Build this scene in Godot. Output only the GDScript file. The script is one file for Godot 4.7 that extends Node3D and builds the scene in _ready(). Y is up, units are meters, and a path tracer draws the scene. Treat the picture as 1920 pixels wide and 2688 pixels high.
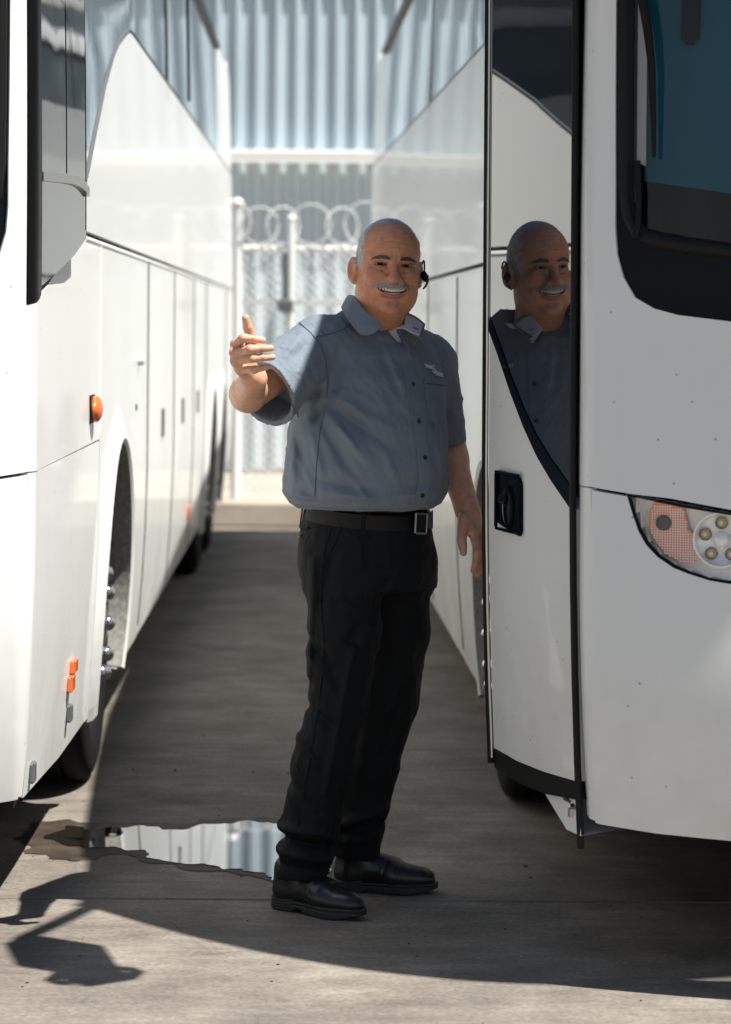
extends Node3D
# A driver between two parked white coaches. Metres, y up; the camera looks along -z.

class MB:
	var v := PackedVector3Array()
	var n := PackedVector3Array()
	var uv := PackedVector2Array()
	var c := PackedColorArray()
	var idx := PackedInt32Array()
	var colored := false
	func vert(p: Vector3, nn: Vector3, t := Vector2.ZERO, col := Color.WHITE) -> int:
		v.append(p); n.append(nn); uv.append(t); c.append(col)
		return v.size() - 1
	func tri(a: int, b: int, d: int) -> void:
		var cr := (v[b] - v[a]).cross(v[d] - v[a])
		if cr.dot(n[a] + n[b] + n[d]) > 0.0:
			idx.append(a); idx.append(d); idx.append(b)
		else:
			idx.append(a); idx.append(b); idx.append(d)
	func quad(a: int, b: int, d: int, e: int) -> void:
		tri(a, b, d); tri(a, d, e)
	func flat(p: Array, nn: Vector3, col := Color.WHITE) -> void:
		var first := v.size()
		for q in p:
			vert(q, nn, Vector2(q.x + q.z, q.y), col)
		for i in range(1, p.size() - 1):
			tri(first, first + i, first + i + 1)
	func box(o: Vector3, s: Vector3, b := Basis.IDENTITY, col := Color.WHITE, bev := 0.0) -> void:
		var h := s * 0.5
		for ax in 3:
			for sg in [-1.0, 1.0]:
				var nn := Vector3.ZERO
				nn[ax] = sg
				var i: int = (ax + 1) % 3
				var j: int = (ax + 2) % 3
				var p := []
				for k in [[-1, -1], [1, -1], [1, 1], [-1, 1]]:
					var q := Vector3.ZERO
					q[ax] = sg * h[ax]
					q[i] = k[0] * (h[i] - bev)
					q[j] = k[1] * (h[j] - bev)
					p.append(o + b * q)
				flat(p, b * nn, col)
		if bev > 0.0:
			for ax in 3:
				var i: int = (ax + 1) % 3
				var j: int = (ax + 2) % 3
				for k in [[-1.0, -1.0], [1.0, -1.0], [1.0, 1.0], [-1.0, 1.0]]:
					var p := []
					for e in [[-1.0, 0], [1.0, 0], [1.0, 1], [-1.0, 1]]:
						var q := Vector3.ZERO
						q[ax] = e[0] * (h[ax] - bev)
						q[i] = k[0] * (h[i] - (bev if e[1] == 0 else 0.0))
						q[j] = k[1] * (h[j] - (0.0 if e[1] == 0 else bev))
						p.append(o + b * q)
					var nn := Vector3.ZERO
					nn[i] = k[0]; nn[j] = k[1]
					flat(p, (b * nn).normalized(), col)
	func tube(pts: Array, rad, sides := 8, caps := true, col := Color.WHITE) -> void:
		var rows := []
		var side := Vector3.ZERO
		var along := 0.0
		for i in pts.size():
			var d: Vector3 = (pts[mini(i + 1, pts.size() - 1)] - pts[maxi(i - 1, 0)]).normalized()
			if side == Vector3.ZERO:
				side = d.cross(Vector3.UP if absf(d.y) < 0.9 else Vector3.RIGHT).normalized()
			side = (side - d * side.dot(d)).normalized()
			var up := d.cross(side)
			var r: float = rad[i] if rad is Array else rad
			if i > 0:
				along += (pts[i] - pts[i - 1]).length()
			var row := []
			for k in sides + 1:
				var a := TAU * k / sides
				var nn := side * cos(a) + up * sin(a)
				row.append(vert(pts[i] + nn * r, nn, Vector2(float(k) / sides, along), col))
			rows.append(row)
		for i in rows.size() - 1:
			for k in sides:
				quad(rows[i][k], rows[i + 1][k], rows[i + 1][k + 1], rows[i][k + 1])
		if caps:
			for e in [0, pts.size() - 1]:
				var d: Vector3 = (pts[1] - pts[0]).normalized() * -1.0 if e == 0 else (pts[e] - pts[e - 1]).normalized()
				var p := []
				for k in sides:
					p.append(v[rows[e][k]])
				flat(p, d, col)
	func lathe(o: Vector3, axis: Vector3, prof: Array, seg := 32, col := Color.WHITE) -> void:
		# prof: [radius, along axis]; straight runs share smooth normals
		var s := axis.cross(Vector3.UP if absf(axis.y) < 0.9 else Vector3.RIGHT).normalized()
		var t := axis.cross(s)
		var last := []
		for i in prof.size() - 1:
			var a: Array = prof[i]
			var b: Array = prof[i + 1]
			var dr: float = b[0] - a[0]
			var dz: float = b[1] - a[1]
			var l := sqrt(dr * dr + dz * dz)
			if l < 1e-6:
				continue
			var n0 := nrm(prof, i, i)
			var n1 := nrm(prof, i, i + 1)
			var ra := []
			var rb := []
			for k in seg + 1:
				var an := TAU * k / seg
				var d := s * cos(an) + t * sin(an)
				ra.append(vert(o + d * a[0] + axis * a[1], (d * n0.x + axis * n0.y).normalized(), Vector2(float(k) / seg, a[1]), col))
				rb.append(vert(o + d * b[0] + axis * b[1], (d * n1.x + axis * n1.y).normalized(), Vector2(float(k) / seg, b[1]), col))
			for k in seg:
				quad(ra[k], rb[k], rb[k + 1], ra[k + 1])
	func nrm(prof: Array, seg: int, at: int) -> Vector2:
		var f := func(i): return Vector2(prof[i + 1][1] - prof[i][1], -(prof[i + 1][0] - prof[i][0])).normalized()
		var own: Vector2 = f.call(seg)
		var other := own
		if at == seg and seg > 0:
			other = f.call(seg - 1)
		elif at == seg + 1 and seg + 2 < prof.size():
			other = f.call(seg + 1)
		if other.dot(own) < 0.6:
			return own
		return (own + other).normalized()
	func ball(o: Vector3, r: Vector3, b := Basis.IDENTITY, seg := 14, col := Color.WHITE) -> void:
		var rows := []
		for i in seg / 2 + 1:
			var a := PI * i / (seg / 2)
			var row := []
			for k in seg + 1:
				var e := TAU * k / seg
				var d := Vector3(sin(a) * cos(e), cos(a), sin(a) * sin(e))
				row.append(vert(o + b * (d * r), (b * (d / r)).normalized(), Vector2(float(k) / seg, float(i)), col))
			rows.append(row)
		for i in seg / 2:
			for k in seg:
				quad(rows[i][k], rows[i + 1][k], rows[i + 1][k + 1], rows[i][k + 1])
	func mesh() -> ArrayMesh:
		var a := []
		a.resize(Mesh.ARRAY_MAX)
		a[Mesh.ARRAY_VERTEX] = v
		a[Mesh.ARRAY_NORMAL] = n
		a[Mesh.ARRAY_TEX_UV] = uv
		if colored:
			a[Mesh.ARRAY_COLOR] = c
		a[Mesh.ARRAY_INDEX] = idx
		var m := ArrayMesh.new()
		m.add_surface_from_arrays(Mesh.PRIMITIVE_TRIANGLES, a)
		return m

var M := {}
var rng := RandomNumberGenerator.new()

func thing(called: String, label: String, category: String, at := Vector3.ZERO, group := "") -> Node3D:
	var o := Node3D.new()
	o.name = called
	add_child(o, true)
	o.position = at
	o.set_meta("label", label)
	o.set_meta("category", category)
	if group:
		o.set_meta("group", group)
	return o

# A mesh whose vertices are in world coordinates, under a thing (its offset is undone) or under a part.
func part(called: String, mb: MB, m: Material, parent: Node3D) -> MeshInstance3D:
	var o := MeshInstance3D.new()
	o.name = called
	o.mesh = mb.mesh()
	o.material_override = m
	parent.add_child(o, true)
	if parent.get_parent() == self:
		o.position = -parent.position
	return o

func struct(called: String, mb: MB, m: Material) -> MeshInstance3D:
	var o := MeshInstance3D.new()
	o.name = called
	o.mesh = mb.mesh()
	o.material_override = m
	add_child(o, true)
	o.set_meta("kind", "structure")
	return o

func lin(r: float, g: float, b: float) -> Color:
	return Color(r, g, b).linear_to_srgb()

func mat(col: Color, rough := 0.6, metal := 0.0, spec := 0.5) -> StandardMaterial3D:
	var m := StandardMaterial3D.new()
	m.albedo_color = col
	m.roughness = rough
	m.metallic = metal
	m.metallic_specular = spec
	return m

func noise_tex(size: int, freq: float, oct: int, sd: int, normal := false, strength := 4.0, ramp: Gradient = null, kind := FastNoiseLite.TYPE_SIMPLEX_SMOOTH) -> NoiseTexture2D:
	var f := FastNoiseLite.new()
	f.noise_type = kind
	f.seed = sd
	f.frequency = freq
	f.fractal_octaves = oct
	var t := NoiseTexture2D.new()
	t.width = size
	t.height = size
	t.seamless = true
	t.noise = f
	if normal:
		t.as_normal_map = true
		t.bump_strength = strength
	if ramp:
		t.color_ramp = ramp
	return t

func ramp(stops: Array) -> Gradient:
	var g := Gradient.new()
	var o := PackedFloat32Array()
	var c := PackedColorArray()
	for s in stops:
		o.append(s[0]); c.append(s[1])
	g.offsets = o
	g.colors = c
	return g

func gray(x: float) -> Color:
	return Color(x, x, x)

# a point from metres right of, above and ahead of the camera's foot
func P(x: float, y: float, z: float) -> Vector3:
	return Vector3(x, y, -z)

func smin(a: float, b: float, k: float) -> float:
	var h := maxf(k - absf(a - b), 0.0) / k
	return minf(a, b) - h * h * k * 0.25

func smax(a: float, b: float, k: float) -> float:
	return -smin(-a, -b, k)

func cap(p: Vector3, a: Vector3, b: Vector3, ra: float, rb: float) -> float:
	var d := b - a
	var q := p - a
	var h := clampf(q.dot(d) / d.length_squared(), 0.0, 1.0)
	return (q - d * h).length() - ra - (rb - ra) * h

func ell(p: Vector3, o: Vector3, r: Vector3) -> float:
	var q := (p - o) / r
	var k0 := q.length()
	var k1 := (q / r).length()
	return k0 * (k0 - 1.0) / k1 if k1 > 1e-5 else -minf(r.x, minf(r.y, r.z))

func n_of(b: Vector3i, dim: Vector3i) -> int:
	return (b.z * dim.y + b.y) * dim.x + b.x

func in_parallel(job: Callable, n: int) -> void:
	if n > 0:
		WorkerThreadPool.wait_for_group_task_completion(WorkerThreadPool.add_group_task(job, n))

# Surface nets of a distance field; only blocks near the surface are visited.
func nets(mb: MB, f: Callable, lo: Vector3, hi: Vector3, h: float, tint = null, slack := 1.25) -> void:
	var nb := 5
	var dim := Vector3i(((hi - lo) / h / nb).ceil())
	var nx := dim.x * nb + 1
	var ny := dim.y * nb + 1
	var nz := dim.z * nb + 1
	var val := PackedFloat32Array()
	val.resize(nx * ny * nz)
	val.fill(1e9)
	var cell := PackedInt32Array()
	cell.resize(nx * ny * nz)
	cell.fill(-1)
	var reach := h * nb * 0.5 * sqrt(3.0) * slack
	var total := dim.x * dim.y * dim.z
	var near := PackedByteArray()
	near.resize(total)
	var chunk := 64
	var look := func(n: int) -> void:
		for i in range(n * chunk, mini((n + 1) * chunk, total)):
			var b := Vector3(i % dim.x, (i / dim.x) % dim.y, i / (dim.x * dim.y))
			near[i] = 1 if absf(f.call(lo + (b + Vector3(0.5, 0.5, 0.5)) * (h * nb))) < reach else 0
	in_parallel(look, (total + chunk - 1) / chunk)
	var blocks: Array[Vector3i] = []
	for i in total:
		if near[i]:
			blocks.append(Vector3i(i % dim.x, (i / dim.x) % dim.y, i / (dim.x * dim.y)))
	# corner values, each block its own list, worked out on all cores
	var side := nb + 1
	var lists := []
	lists.resize(blocks.size())
	var fill := func(n: int) -> void:
		var b := blocks[n]
		var l := PackedFloat32Array()
		l.resize(side * side * side)
		var at := 0
		for k in side:
			for j in side:
				for i in side:
					var done := (i == nb and b.x + 1 < dim.x and near[n_of(b + Vector3i(1, 0, 0), dim)]) or (j == nb and b.y + 1 < dim.y and near[n_of(b + Vector3i(0, 1, 0), dim)]) or (k == nb and b.z + 1 < dim.z and near[n_of(b + Vector3i(0, 0, 1), dim)])
					l[at] = 1e9 if done else f.call(lo + Vector3(b.x * nb + i, b.y * nb + j, b.z * nb + k) * h)
					at += 1
		lists[n] = l
	in_parallel(fill, blocks.size())
	for n in blocks.size():
		var b := blocks[n]
		var l: PackedFloat32Array = lists[n]
		var at := 0
		for k in side:
			for j in side:
				var row := ((b.z * nb + k) * ny + b.y * nb + j) * nx + b.x * nb
				for i in side:
					if l[at] < 1e8:
						val[row + i] = l[at]
					at += 1
	var sx := 1
	var sy := nx
	var sz := nx * ny
	var offs := [0, sx, sy, sx + sy, sz, sx + sz, sy + sz, sx + sy + sz]
	var cells := PackedInt32Array()
	for b in blocks:
		for k in nb:
			for j in nb:
				for i in nb:
					var g := Vector3i(b.x * nb + i, b.y * nb + j, b.z * nb + k)
					var at := (g.z * ny + g.y) * nx + g.x
					var d0 := val[at]
					var d1 := val[at + sx]
					var d2 := val[at + sy]
					var d3 := val[at + sx + sy]
					var d4 := val[at + sz]
					var d5 := val[at + sx + sz]
					var d6 := val[at + sy + sz]
					var d7 := val[at + sx + sy + sz]
					var neg := int(d0 < 0) + int(d1 < 0) + int(d2 < 0) + int(d3 < 0) + int(d4 < 0) + int(d5 < 0) + int(d6 < 0) + int(d7 < 0)
					if neg == 0 or neg == 8:
						continue
					var sum := Vector3.ZERO
					var cnt := 0
					var dv := [d0, d1, d2, d3, d4, d5, d6, d7]
					for e in [[0, 1], [2, 3], [4, 5], [6, 7], [0, 2], [1, 3], [4, 6], [5, 7], [0, 4], [1, 5], [2, 6], [3, 7]]:
						var a: float = dv[e[0]]
						var c: float = dv[e[1]]
						if (a < 0.0) != (c < 0.0):
							var t := a / (a - c)
							var p0 := Vector3(e[0] & 1, (e[0] >> 1) & 1, e[0] >> 2)
							var p1 := Vector3(e[1] & 1, (e[1] >> 1) & 1, e[1] >> 2)
							sum += p0.lerp(p1, t)
							cnt += 1
					var pos := lo + (Vector3(g) + sum / cnt) * h
					var gr := Vector3(d1 + d3 + d5 + d7 - d0 - d2 - d4 - d6, d2 + d3 + d6 + d7 - d0 - d1 - d4 - d5, d4 + d5 + d6 + d7 - d0 - d1 - d2 - d3).normalized()
					var col := Color.WHITE
					if tint != null:
						col = tint.call(pos, gr)
					cell[at] = mb.vert(pos, gr, Vector2(pos.x - pos.z, pos.y), col)
					cells.append(at)
	for at in cells:
		var inside := val[at] < 0.0
		for ax in 3:
			var st: int = [sx, sy, sz][ax]
			var o1: int = [sy, sz, sx][ax]
			var o2: int = [sz, sx, sy][ax]
			if at - o1 - o2 < 0:
				continue
			if (val[at + st] < 0.0) != inside and val[at + st] < 1e8:
				var a := cell[at]
				var b := cell[at - o1]
				var c := cell[at - o1 - o2]
				var d := cell[at - o2]
				if a >= 0 and b >= 0 and c >= 0 and d >= 0:
					mb.quad(a, b, c, d)

# A curved sheet cut to a polygon in its own (u, v) metres, with thickness at its edges.
func panel(mb: MB, s: Callable, sg: float, poly: PackedVector2Array, us: Array, vs: Array, off := 0.0, depth := 0.012, holes := []) -> void:
	var seen := {}
	var lo := poly[0]
	var hi := poly[0]
	for q in poly:
		lo = lo.min(q)
		hi = hi.max(q)
	for i in us.size() - 1:
		if us[i + 1] < lo.x or us[i] > hi.x:
			continue
		for j in vs.size() - 1:
			if vs[j + 1] < lo.y or vs[j] > hi.y:
				continue
			var c := PackedVector2Array([Vector2(us[i], vs[j]), Vector2(us[i + 1], vs[j]), Vector2(us[i + 1], vs[j + 1]), Vector2(us[i], vs[j + 1])])
			var pieces: Array = Geometry2D.intersect_polygons(poly, c)
			for hl in holes:
				var left := []
				for q in pieces:
					left.append_array(Geometry2D.clip_polygons(q, hl))
				pieces = left
			for q in pieces:
				if Geometry2D.is_polygon_clockwise(q) or q.size() < 3:
					continue
				var t := Geometry2D.triangulate_polygon(q)
				var ids := []
				for w in q:
					var key := Vector2i((w * 20000.0).round())
					if not seen.has(key):
						var nn := pnormal(s, w, sg)
						seen[key] = mb.vert(s.call(w.x, w.y) + nn * off, nn, w)
					ids.append(seen[key])
				for k in t.size() / 3:
					mb.tri(ids[t[k * 3]], ids[t[k * 3 + 1]], ids[t[k * 3 + 2]])
	if depth > 0.0:
		for ring in [poly] + holes:
			for i in ring.size():
				var a: Vector2 = ring[i]
				var b: Vector2 = ring[(i + 1) % ring.size()]
				var k := maxi(1, int((b - a).length() / 0.12))
				if absf(b.x - a.x) > 1.5:
					k = 14
				if a.x < 0.6 or b.x < 0.6:
					k = maxi(k, int((b - a).length() / 0.03))
				var prev := -1
				for m in k + 1:
					var w := a.lerp(b, float(m) / k)
					var nn := pnormal(s, w, sg)
					var p: Vector3 = s.call(w.x, w.y)
					var dw := (b - a).normalized() * 0.002
					var q: Vector3 = s.call(w.x + dw.x, w.y + dw.y) - s.call(w.x - dw.x, w.y - dw.y)
					var e := q.cross(nn).normalized()
					var at := mb.vert(p + nn * off, e, w)
					mb.vert(p + nn * (off - depth), e, w)
					if prev >= 0:
						mb.quad(prev, at, at + 1, prev + 1)
					prev = at

func pnormal(s: Callable, w: Vector2, sg: float) -> Vector3:
	var e := 0.002
	var du: Vector3 = s.call(w.x + e, w.y) - s.call(w.x - e, w.y)
	var dv: Vector3 = s.call(w.x, w.y + e) - s.call(w.x, w.y - e)
	return du.cross(dv).normalized() * sg

func steps(a: float, b: float, d: float) -> Array:
	var n := maxi(1, int(ceil((b - a) / d)))
	var r := []
	for i in n + 1:
		r.append(a + (b - a) * i / n)
	return r

func _ready() -> void:
	rng.seed = 7
	# camera: a level view through a shifted lens, 85 mm, focused on the man
	var cam := Camera3D.new()
	cam.name = "camera"
	cam.projection = Camera3D.PROJECTION_FRUSTUM
	add_child(cam)
	var near := 0.1
	var at := CameraAttributesPhysical.new()
	at.frustum_focal_length = 85.0
	at.frustum_focus_distance = 6.3
	at.exposure_aperture = 3.6
	at.frustum_near = near
	at.frustum_far = 2000.0
	cam.attributes = at
	cam.projection = Camera3D.PROJECTION_FRUSTUM
	cam.near = near
	cam.far = 2000.0
	cam.size = 2.0 * near * 1137.0 / 5750.0
	cam.frustum_offset = Vector2(92.0, -416.0) / 5750.0 * near
	cam.position = Vector3(0, 1.46, 0)
	cam.rotation = Vector3(0, 0, deg_to_rad(0.4))
	cam.current = true
	var sky := ProceduralSkyMaterial.new()
	sky.sky_top_color = Color(0.25, 0.41, 0.60)
	sky.sky_horizon_color = Color(0.95, 0.965, 0.95)
	sky.sky_curve = 0.2
	sky.ground_horizon_color = Color(0.62, 0.62, 0.60)
	sky.ground_bottom_color = Color(0.45, 0.43, 0.40)
	sky.sky_energy_multiplier = 0.74
	var env := Environment.new()
	env.background_mode = Environment.BG_SKY
	env.sky = Sky.new()
	env.sky.sky_material = sky
	env.tonemap_mode = Environment.TONE_MAPPER_LINEAR
	env.tonemap_exposure = 1.87
	env.sdfgi_enabled = true
	env.ssao_enabled = true
	env.ssil_enabled = true
	var we := WorldEnvironment.new()
	we.name = "sky_light"
	we.environment = env
	add_child(we)
	var sun := DirectionalLight3D.new()
	sun.name = "sun"
	sun.light_energy = 1.6
	sun.light_color = Color(1.0, 0.985, 0.955)
	sun.light_angular_distance = 0.5
	sun.shadow_enabled = true
	sun.look_at_from_position(Vector3.ZERO, Vector3(-0.412, -1.0, -0.24), Vector3.FORWARD)
	add_child(sun)
	materials()
	build_ground()
	build_kerb()
	build_warehouse()
	build_fence()
	build_bus(true)
	build_bus(false)
	build_person()
	build_small()

func mix_image(size: int, layers: Array) -> PackedFloat32Array:
	# sum of seamless noise layers: [frequency, octaves, seed, weight, stretch]
	var out := PackedFloat32Array()
	out.resize(size * size)
	for l in layers:
		var f := FastNoiseLite.new()
		f.noise_type = FastNoiseLite.TYPE_SIMPLEX_SMOOTH
		f.frequency = l[0]
		f.fractal_octaves = l[1]
		f.seed = l[2]
		var w := int(size / l[4])
		var im := f.get_seamless_image(w, size)
		if w != size:
			im.resize(size, size, Image.INTERPOLATE_CUBIC)
		im.convert(Image.FORMAT_L8)
		var b := im.get_data()
		var k: float = l[3] / 255.0
		for i in out.size():
			out[i] += (b[i] - 127.0) * k
	return out

func gray_tex(vals: PackedFloat32Array, size: int, base: float, lo: Color, hi: Color) -> ImageTexture:
	var b := PackedByteArray()
	b.resize(size * size * 3)
	for i in vals.size():
		var c := lo.lerp(hi, clampf(base + vals[i], 0.0, 1.0))
		b[i * 3] = int(c.r * 255)
		b[i * 3 + 1] = int(c.g * 255)
		b[i * 3 + 2] = int(c.b * 255)
	return ImageTexture.create_from_image(Image.create_from_data(size, size, false, Image.FORMAT_RGB8, b))

func materials() -> void:
	# concrete with broom marks across the lane, stains and grain
	var big := mix_image(1024, [[0.0045, 4, 3, 0.36, 1.0], [0.018, 4, 11, 0.30, 1.0], [0.06, 3, 5, 0.16, 4.0], [0.35, 2, 8, 0.22, 1.0]])
	for k in 420:
		var rr := rng.randf_range(0.4, 5.0)
		var cx := rng.randf() * 1024.0
		var cy := rng.randf() * 1024.0
		var a := rng.randf_range(-0.5, 0.5) + (PI / 2 if rng.randf() < 0.7 else 0.0)
		var n := int(rng.randf_range(30, 260))
		var dk := rng.randf_range(-0.16, 0.12) * (1.0 if rng.randf() < 0.85 else 1.8)
		for i in n:
			a += 1.0 / (rr * 280.0)
			cx += sin(a)
			cy += cos(a)
			var f := sin(PI * i / n)
			var ix := posmod(int(cx), 1024)
			var iy := posmod(int(cy), 1024)
			big[iy * 1024 + ix] += dk * f
			if k % 5 == 0:
				big[iy * 1024 + posmod(ix + 1, 1024)] += dk * f * 0.8
	for k in 60:
		var cx := rng.randi() % 1024
		var cy := rng.randi() % 1024
		var rr := rng.randf_range(3.0, 26.0)
		var dk := rng.randf_range(0.06, 0.22)
		for j in range(-int(rr), int(rr) + 1):
			for i in range(-int(rr), int(rr) + 1):
				var dd := sqrt(float(i * i + j * j)) / rr
				if dd < 1.0:
					big[posmod(cy + j, 1024) * 1024 + posmod(cx + i, 1024)] -= dk * smoothstep(1.0, 0.3, dd)
	var con := mat(Color.WHITE, 0.82, 0.0, 0.4)
	con.albedo_texture = gray_tex(big, 1024, 0.60, lin(0.092, 0.078, 0.064), lin(0.350, 0.313, 0.270))
	con.uv1_triplanar = true
	con.uv1_world_triplanar = true
	con.uv1_scale = Vector3.ONE / 3.7
	con.detail_enabled = true
	con.detail_blend_mode = BaseMaterial3D.BLEND_MODE_MUL
	con.detail_albedo = gray_tex(mix_image(512, [[0.012, 4, 31, 0.5, 1.0], [0.10, 2, 33, 0.35, 5.0], [0.40, 2, 35, 0.7, 1.0]]), 512, 0.72, gray(0.66), gray(1.0))
	con.uv2_triplanar = true
	con.uv2_world_triplanar = true
	con.uv2_scale = Vector3.ONE / 0.71
	con.heightmap_enabled = true
	con.heightmap_texture = gray_tex(mix_image(512, [[0.08, 3, 41, 0.35, 6.0], [0.3, 2, 43, 0.8, 1.0]]), 512, 0.5, gray(0), gray(1))
	con.heightmap_scale = 0.10
	con.uv1_triplanar_sharpness = 4.0
	con.roughness_texture = con.albedo_texture
	con.roughness = 1.0
	con.roughness_texture = noise_tex(256, 0.02, 3, 21, false, 1.0, ramp([[0.0, gray(0.62)], [1.0, gray(0.9)]]))
	M.concrete = con
	M.joint = mat(lin(0.02, 0.018, 0.016), 0.95)
	var tan := mat(Color.WHITE, 0.9)
	tan.albedo_texture = noise_tex(256, 0.015, 4, 51, false, 1.0, ramp([[0.0, lin(0.30, 0.255, 0.205)], [1.0, lin(0.50, 0.44, 0.38)]]))
	tan.uv1_triplanar = true
	tan.uv1_world_triplanar = true
	tan.uv1_scale = Vector3.ONE / 2.2
	M.tan = tan
	# painted coach panels: clear coat over white, gently wavy, with faint grime
	var white := mat(Color.WHITE, 0.40, 0.0, 0.0)
	white.albedo_texture = grime_tex()
	white.uv1_scale = Vector3(0.25, 1.0 / 3.7, 1)
	white.clearcoat_enabled = true
	white.clearcoat = 0.42
	white.clearcoat_roughness = 0.04
	white.normal_enabled = true
	white.normal_texture = noise_tex(256, 0.012, 2, 63, true, 1.2)
	white.normal_scale = 0.05
	M.white = white
	M.white_plain = mat(lin(0.76, 0.765, 0.75), 0.35)
	M.liner = mat(Color.WHITE, 0.95)
	M.liner.albedo_texture = noise_tex(256, 0.06, 4, 71, false, 1.0, ramp([[0.0, lin(0.20, 0.19, 0.17)], [1.0, lin(0.45, 0.44, 0.41)]]))
	M.liner.uv1_triplanar = true
	M.liner.uv1_scale = Vector3.ONE * 3.0
	var glass := mat(lin(0.012, 0.017, 0.021), 0.02, 0.0, 0.75)
	glass.clearcoat_enabled = true
	glass.clearcoat = 1.0
	glass.clearcoat_roughness = 0.0
	M.door_glass = glass
	var wavy: StandardMaterial3D = glass.duplicate()
	wavy.normal_enabled = true
	wavy.normal_texture = noise_tex(256, 0.02, 2, 73, true, 1.5)
	wavy.uv1_scale = Vector3(0.5, 0.22, 1)
	wavy.normal_scale = 0.10
	M.side_glass = wavy
	M.black_trim = mat(lin(0.006, 0.006, 0.007), 0.4, 0.0, 0.28)
	M.gloss_black = mat(lin(0.003, 0.006, 0.010), 0.06, 0.0, 0.2)
	M.rubber = mat(lin(0.009, 0.0095, 0.010), 0.5, 0.0, 0.3)
	M.tyre = mat(lin(0.009, 0.009, 0.009), 0.8, 0.0, 0.3)
	M.dark = mat(lin(0.008, 0.008, 0.008), 0.9, 0.0, 0.2)
	M.seam_dark = mat(lin(0.10, 0.10, 0.095), 0.9, 0.0, 0.2)
	M.chrome = mat(lin(0.80, 0.81, 0.83), 0.06, 1.0)
	M.steel = mat(lin(0.55, 0.55, 0.53), 0.28, 1.0)
	M.alu = mat(lin(0.58, 0.57, 0.54), 0.28, 1.0)
	M.amber = mat(lin(0.85, 0.16, 0.015), 0.12, 0.0, 0.6)
	M.amber.clearcoat_enabled = true
	M.amber.backlight_enabled = true
	M.amber.backlight = Color(0.5, 0.2, 0.05)
	M.clear = StandardMaterial3D.new()
	M.clear.transparency = BaseMaterial3D.TRANSPARENCY_ALPHA
	M.clear.albedo_color = Color(1, 1, 1, 0.04)
	M.clear.roughness = 0.02
	M.windshield = StandardMaterial3D.new()
	M.windshield.transparency = BaseMaterial3D.TRANSPARENCY_ALPHA
	M.windshield.albedo_color = Color(0.01, 0.07, 0.10, 0.35)
	M.windshield.roughness = 0.01
	M.windshield.metallic_specular = 0.36
	M.shade = mat(lin(0.005, 0.135, 0.215), 0.85)
	M.lamp_bowl = mat(lin(0.88, 0.88, 0.87), 0.2, 0.2)
	M.amber_grid = mat(lin(0.95, 0.25, 0.04), 0.25, 0.0)
	M.prism = mat(lin(0.90, 0.80, 0.74), 0.12, 0.0, 0.7)
	M.bulb_dark = mat(lin(0.04, 0.02, 0.015), 0.2)
	M.led_ring = mat(lin(0.30, 0.27, 0.20), 0.15, 0.8)
	M.led = mat(lin(0.85, 0.62, 0.25), 0.2)
	M.skin = mat(Color.WHITE, 0.48, 0.0, 0.45)
	M.skin.vertex_color_use_as_albedo = true
	M.skin.subsurf_scatter_enabled = true
	M.skin.subsurf_scatter_strength = 0.08
	M.skin.normal_enabled = true
	M.skin.normal_texture = noise_tex(512, 0.09, 3, 95, true, 5.0)
	M.skin.normal_scale = 0.22
	M.skin.uv1_triplanar = true
	M.skin.uv1_scale = Vector3.ONE * 9.0
	M.skin.roughness_texture = noise_tex(256, 0.03, 3, 96, false, 1.0, ramp([[0.0, gray(0.32)], [1.0, gray(0.62)]]))
	M.skin.roughness = 1.0
	M.eye = mat(Color.WHITE, 0.14, 0.0, 0.22)
	M.eye.vertex_color_use_as_albedo = true
	M.teeth = mat(lin(0.86, 0.83, 0.75), 0.2)
	M.hair = mat(Color.WHITE, 0.55, 0.0, 0.4)
	M.hair.vertex_color_use_as_albedo = true
	var weave := noise_tex(256, 0.22, 2, 91, true, 3.0)
	M.shirt = mat(lin(0.168, 0.202, 0.238), 0.80, 0.0, 0.3)
	M.shirt.rim_enabled = true
	M.shirt.rim = 0.25
	M.shirt.normal_enabled = true
	M.shirt.normal_texture = weave
	M.shirt.normal_scale = 0.35
	M.shirt.uv1_triplanar = true
	M.shirt.uv1_scale = Vector3.ONE * 7.0
	M.shirt_dark = mat(lin(0.085, 0.105, 0.135), 0.9)
	M.white_cloth = mat(lin(0.74, 0.77, 0.84), 0.85)
	M.collar_pale = mat(lin(0.56, 0.54, 0.55), 0.85)
	M.trousers = mat(lin(0.006, 0.007, 0.0085), 0.72, 0.0, 0.28)
	M.trousers.normal_enabled = true
	M.trousers.normal_texture = weave
	M.trousers.normal_scale = 0.3
	M.trousers.uv1_triplanar = true
	M.trousers.uv1_scale = Vector3.ONE * 8.0
	M.leather = mat(lin(0.006, 0.006, 0.006), 0.5, 0.0, 0.35)
	M.shoe = mat(lin(0.009, 0.009, 0.010), 0.32, 0.0, 0.5)
	M.sole = mat(lin(0.012, 0.012, 0.012), 0.6)
	M.dark_steel = mat(lin(0.20, 0.20, 0.21), 0.22, 1.0)
	M.button = mat(lin(0.012, 0.014, 0.018), 0.35)
	M.thread = mat(lin(0.72, 0.75, 0.78), 0.7)
	M.tan_leather = mat(lin(0.42, 0.28, 0.17), 0.6)
	M.grit = mat(lin(0.05, 0.042, 0.035), 0.9)
	M.grey_plastic = mat(lin(0.10, 0.105, 0.11), 0.5)
	M.galv = mat(lin(0.78, 0.79, 0.77), 0.5, 0.0)
	M.wall = mat(Color.WHITE, 0.55, 0.0, 0.4)
	M.wall.albedo_texture = noise_tex(256, 0.01, 4, 81, false, 1.0, ramp([[0.0, lin(0.38, 0.46, 0.51)], [1.0, lin(0.52, 0.61, 0.66)]]))
	M.wall.uv1_triplanar = true
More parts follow.
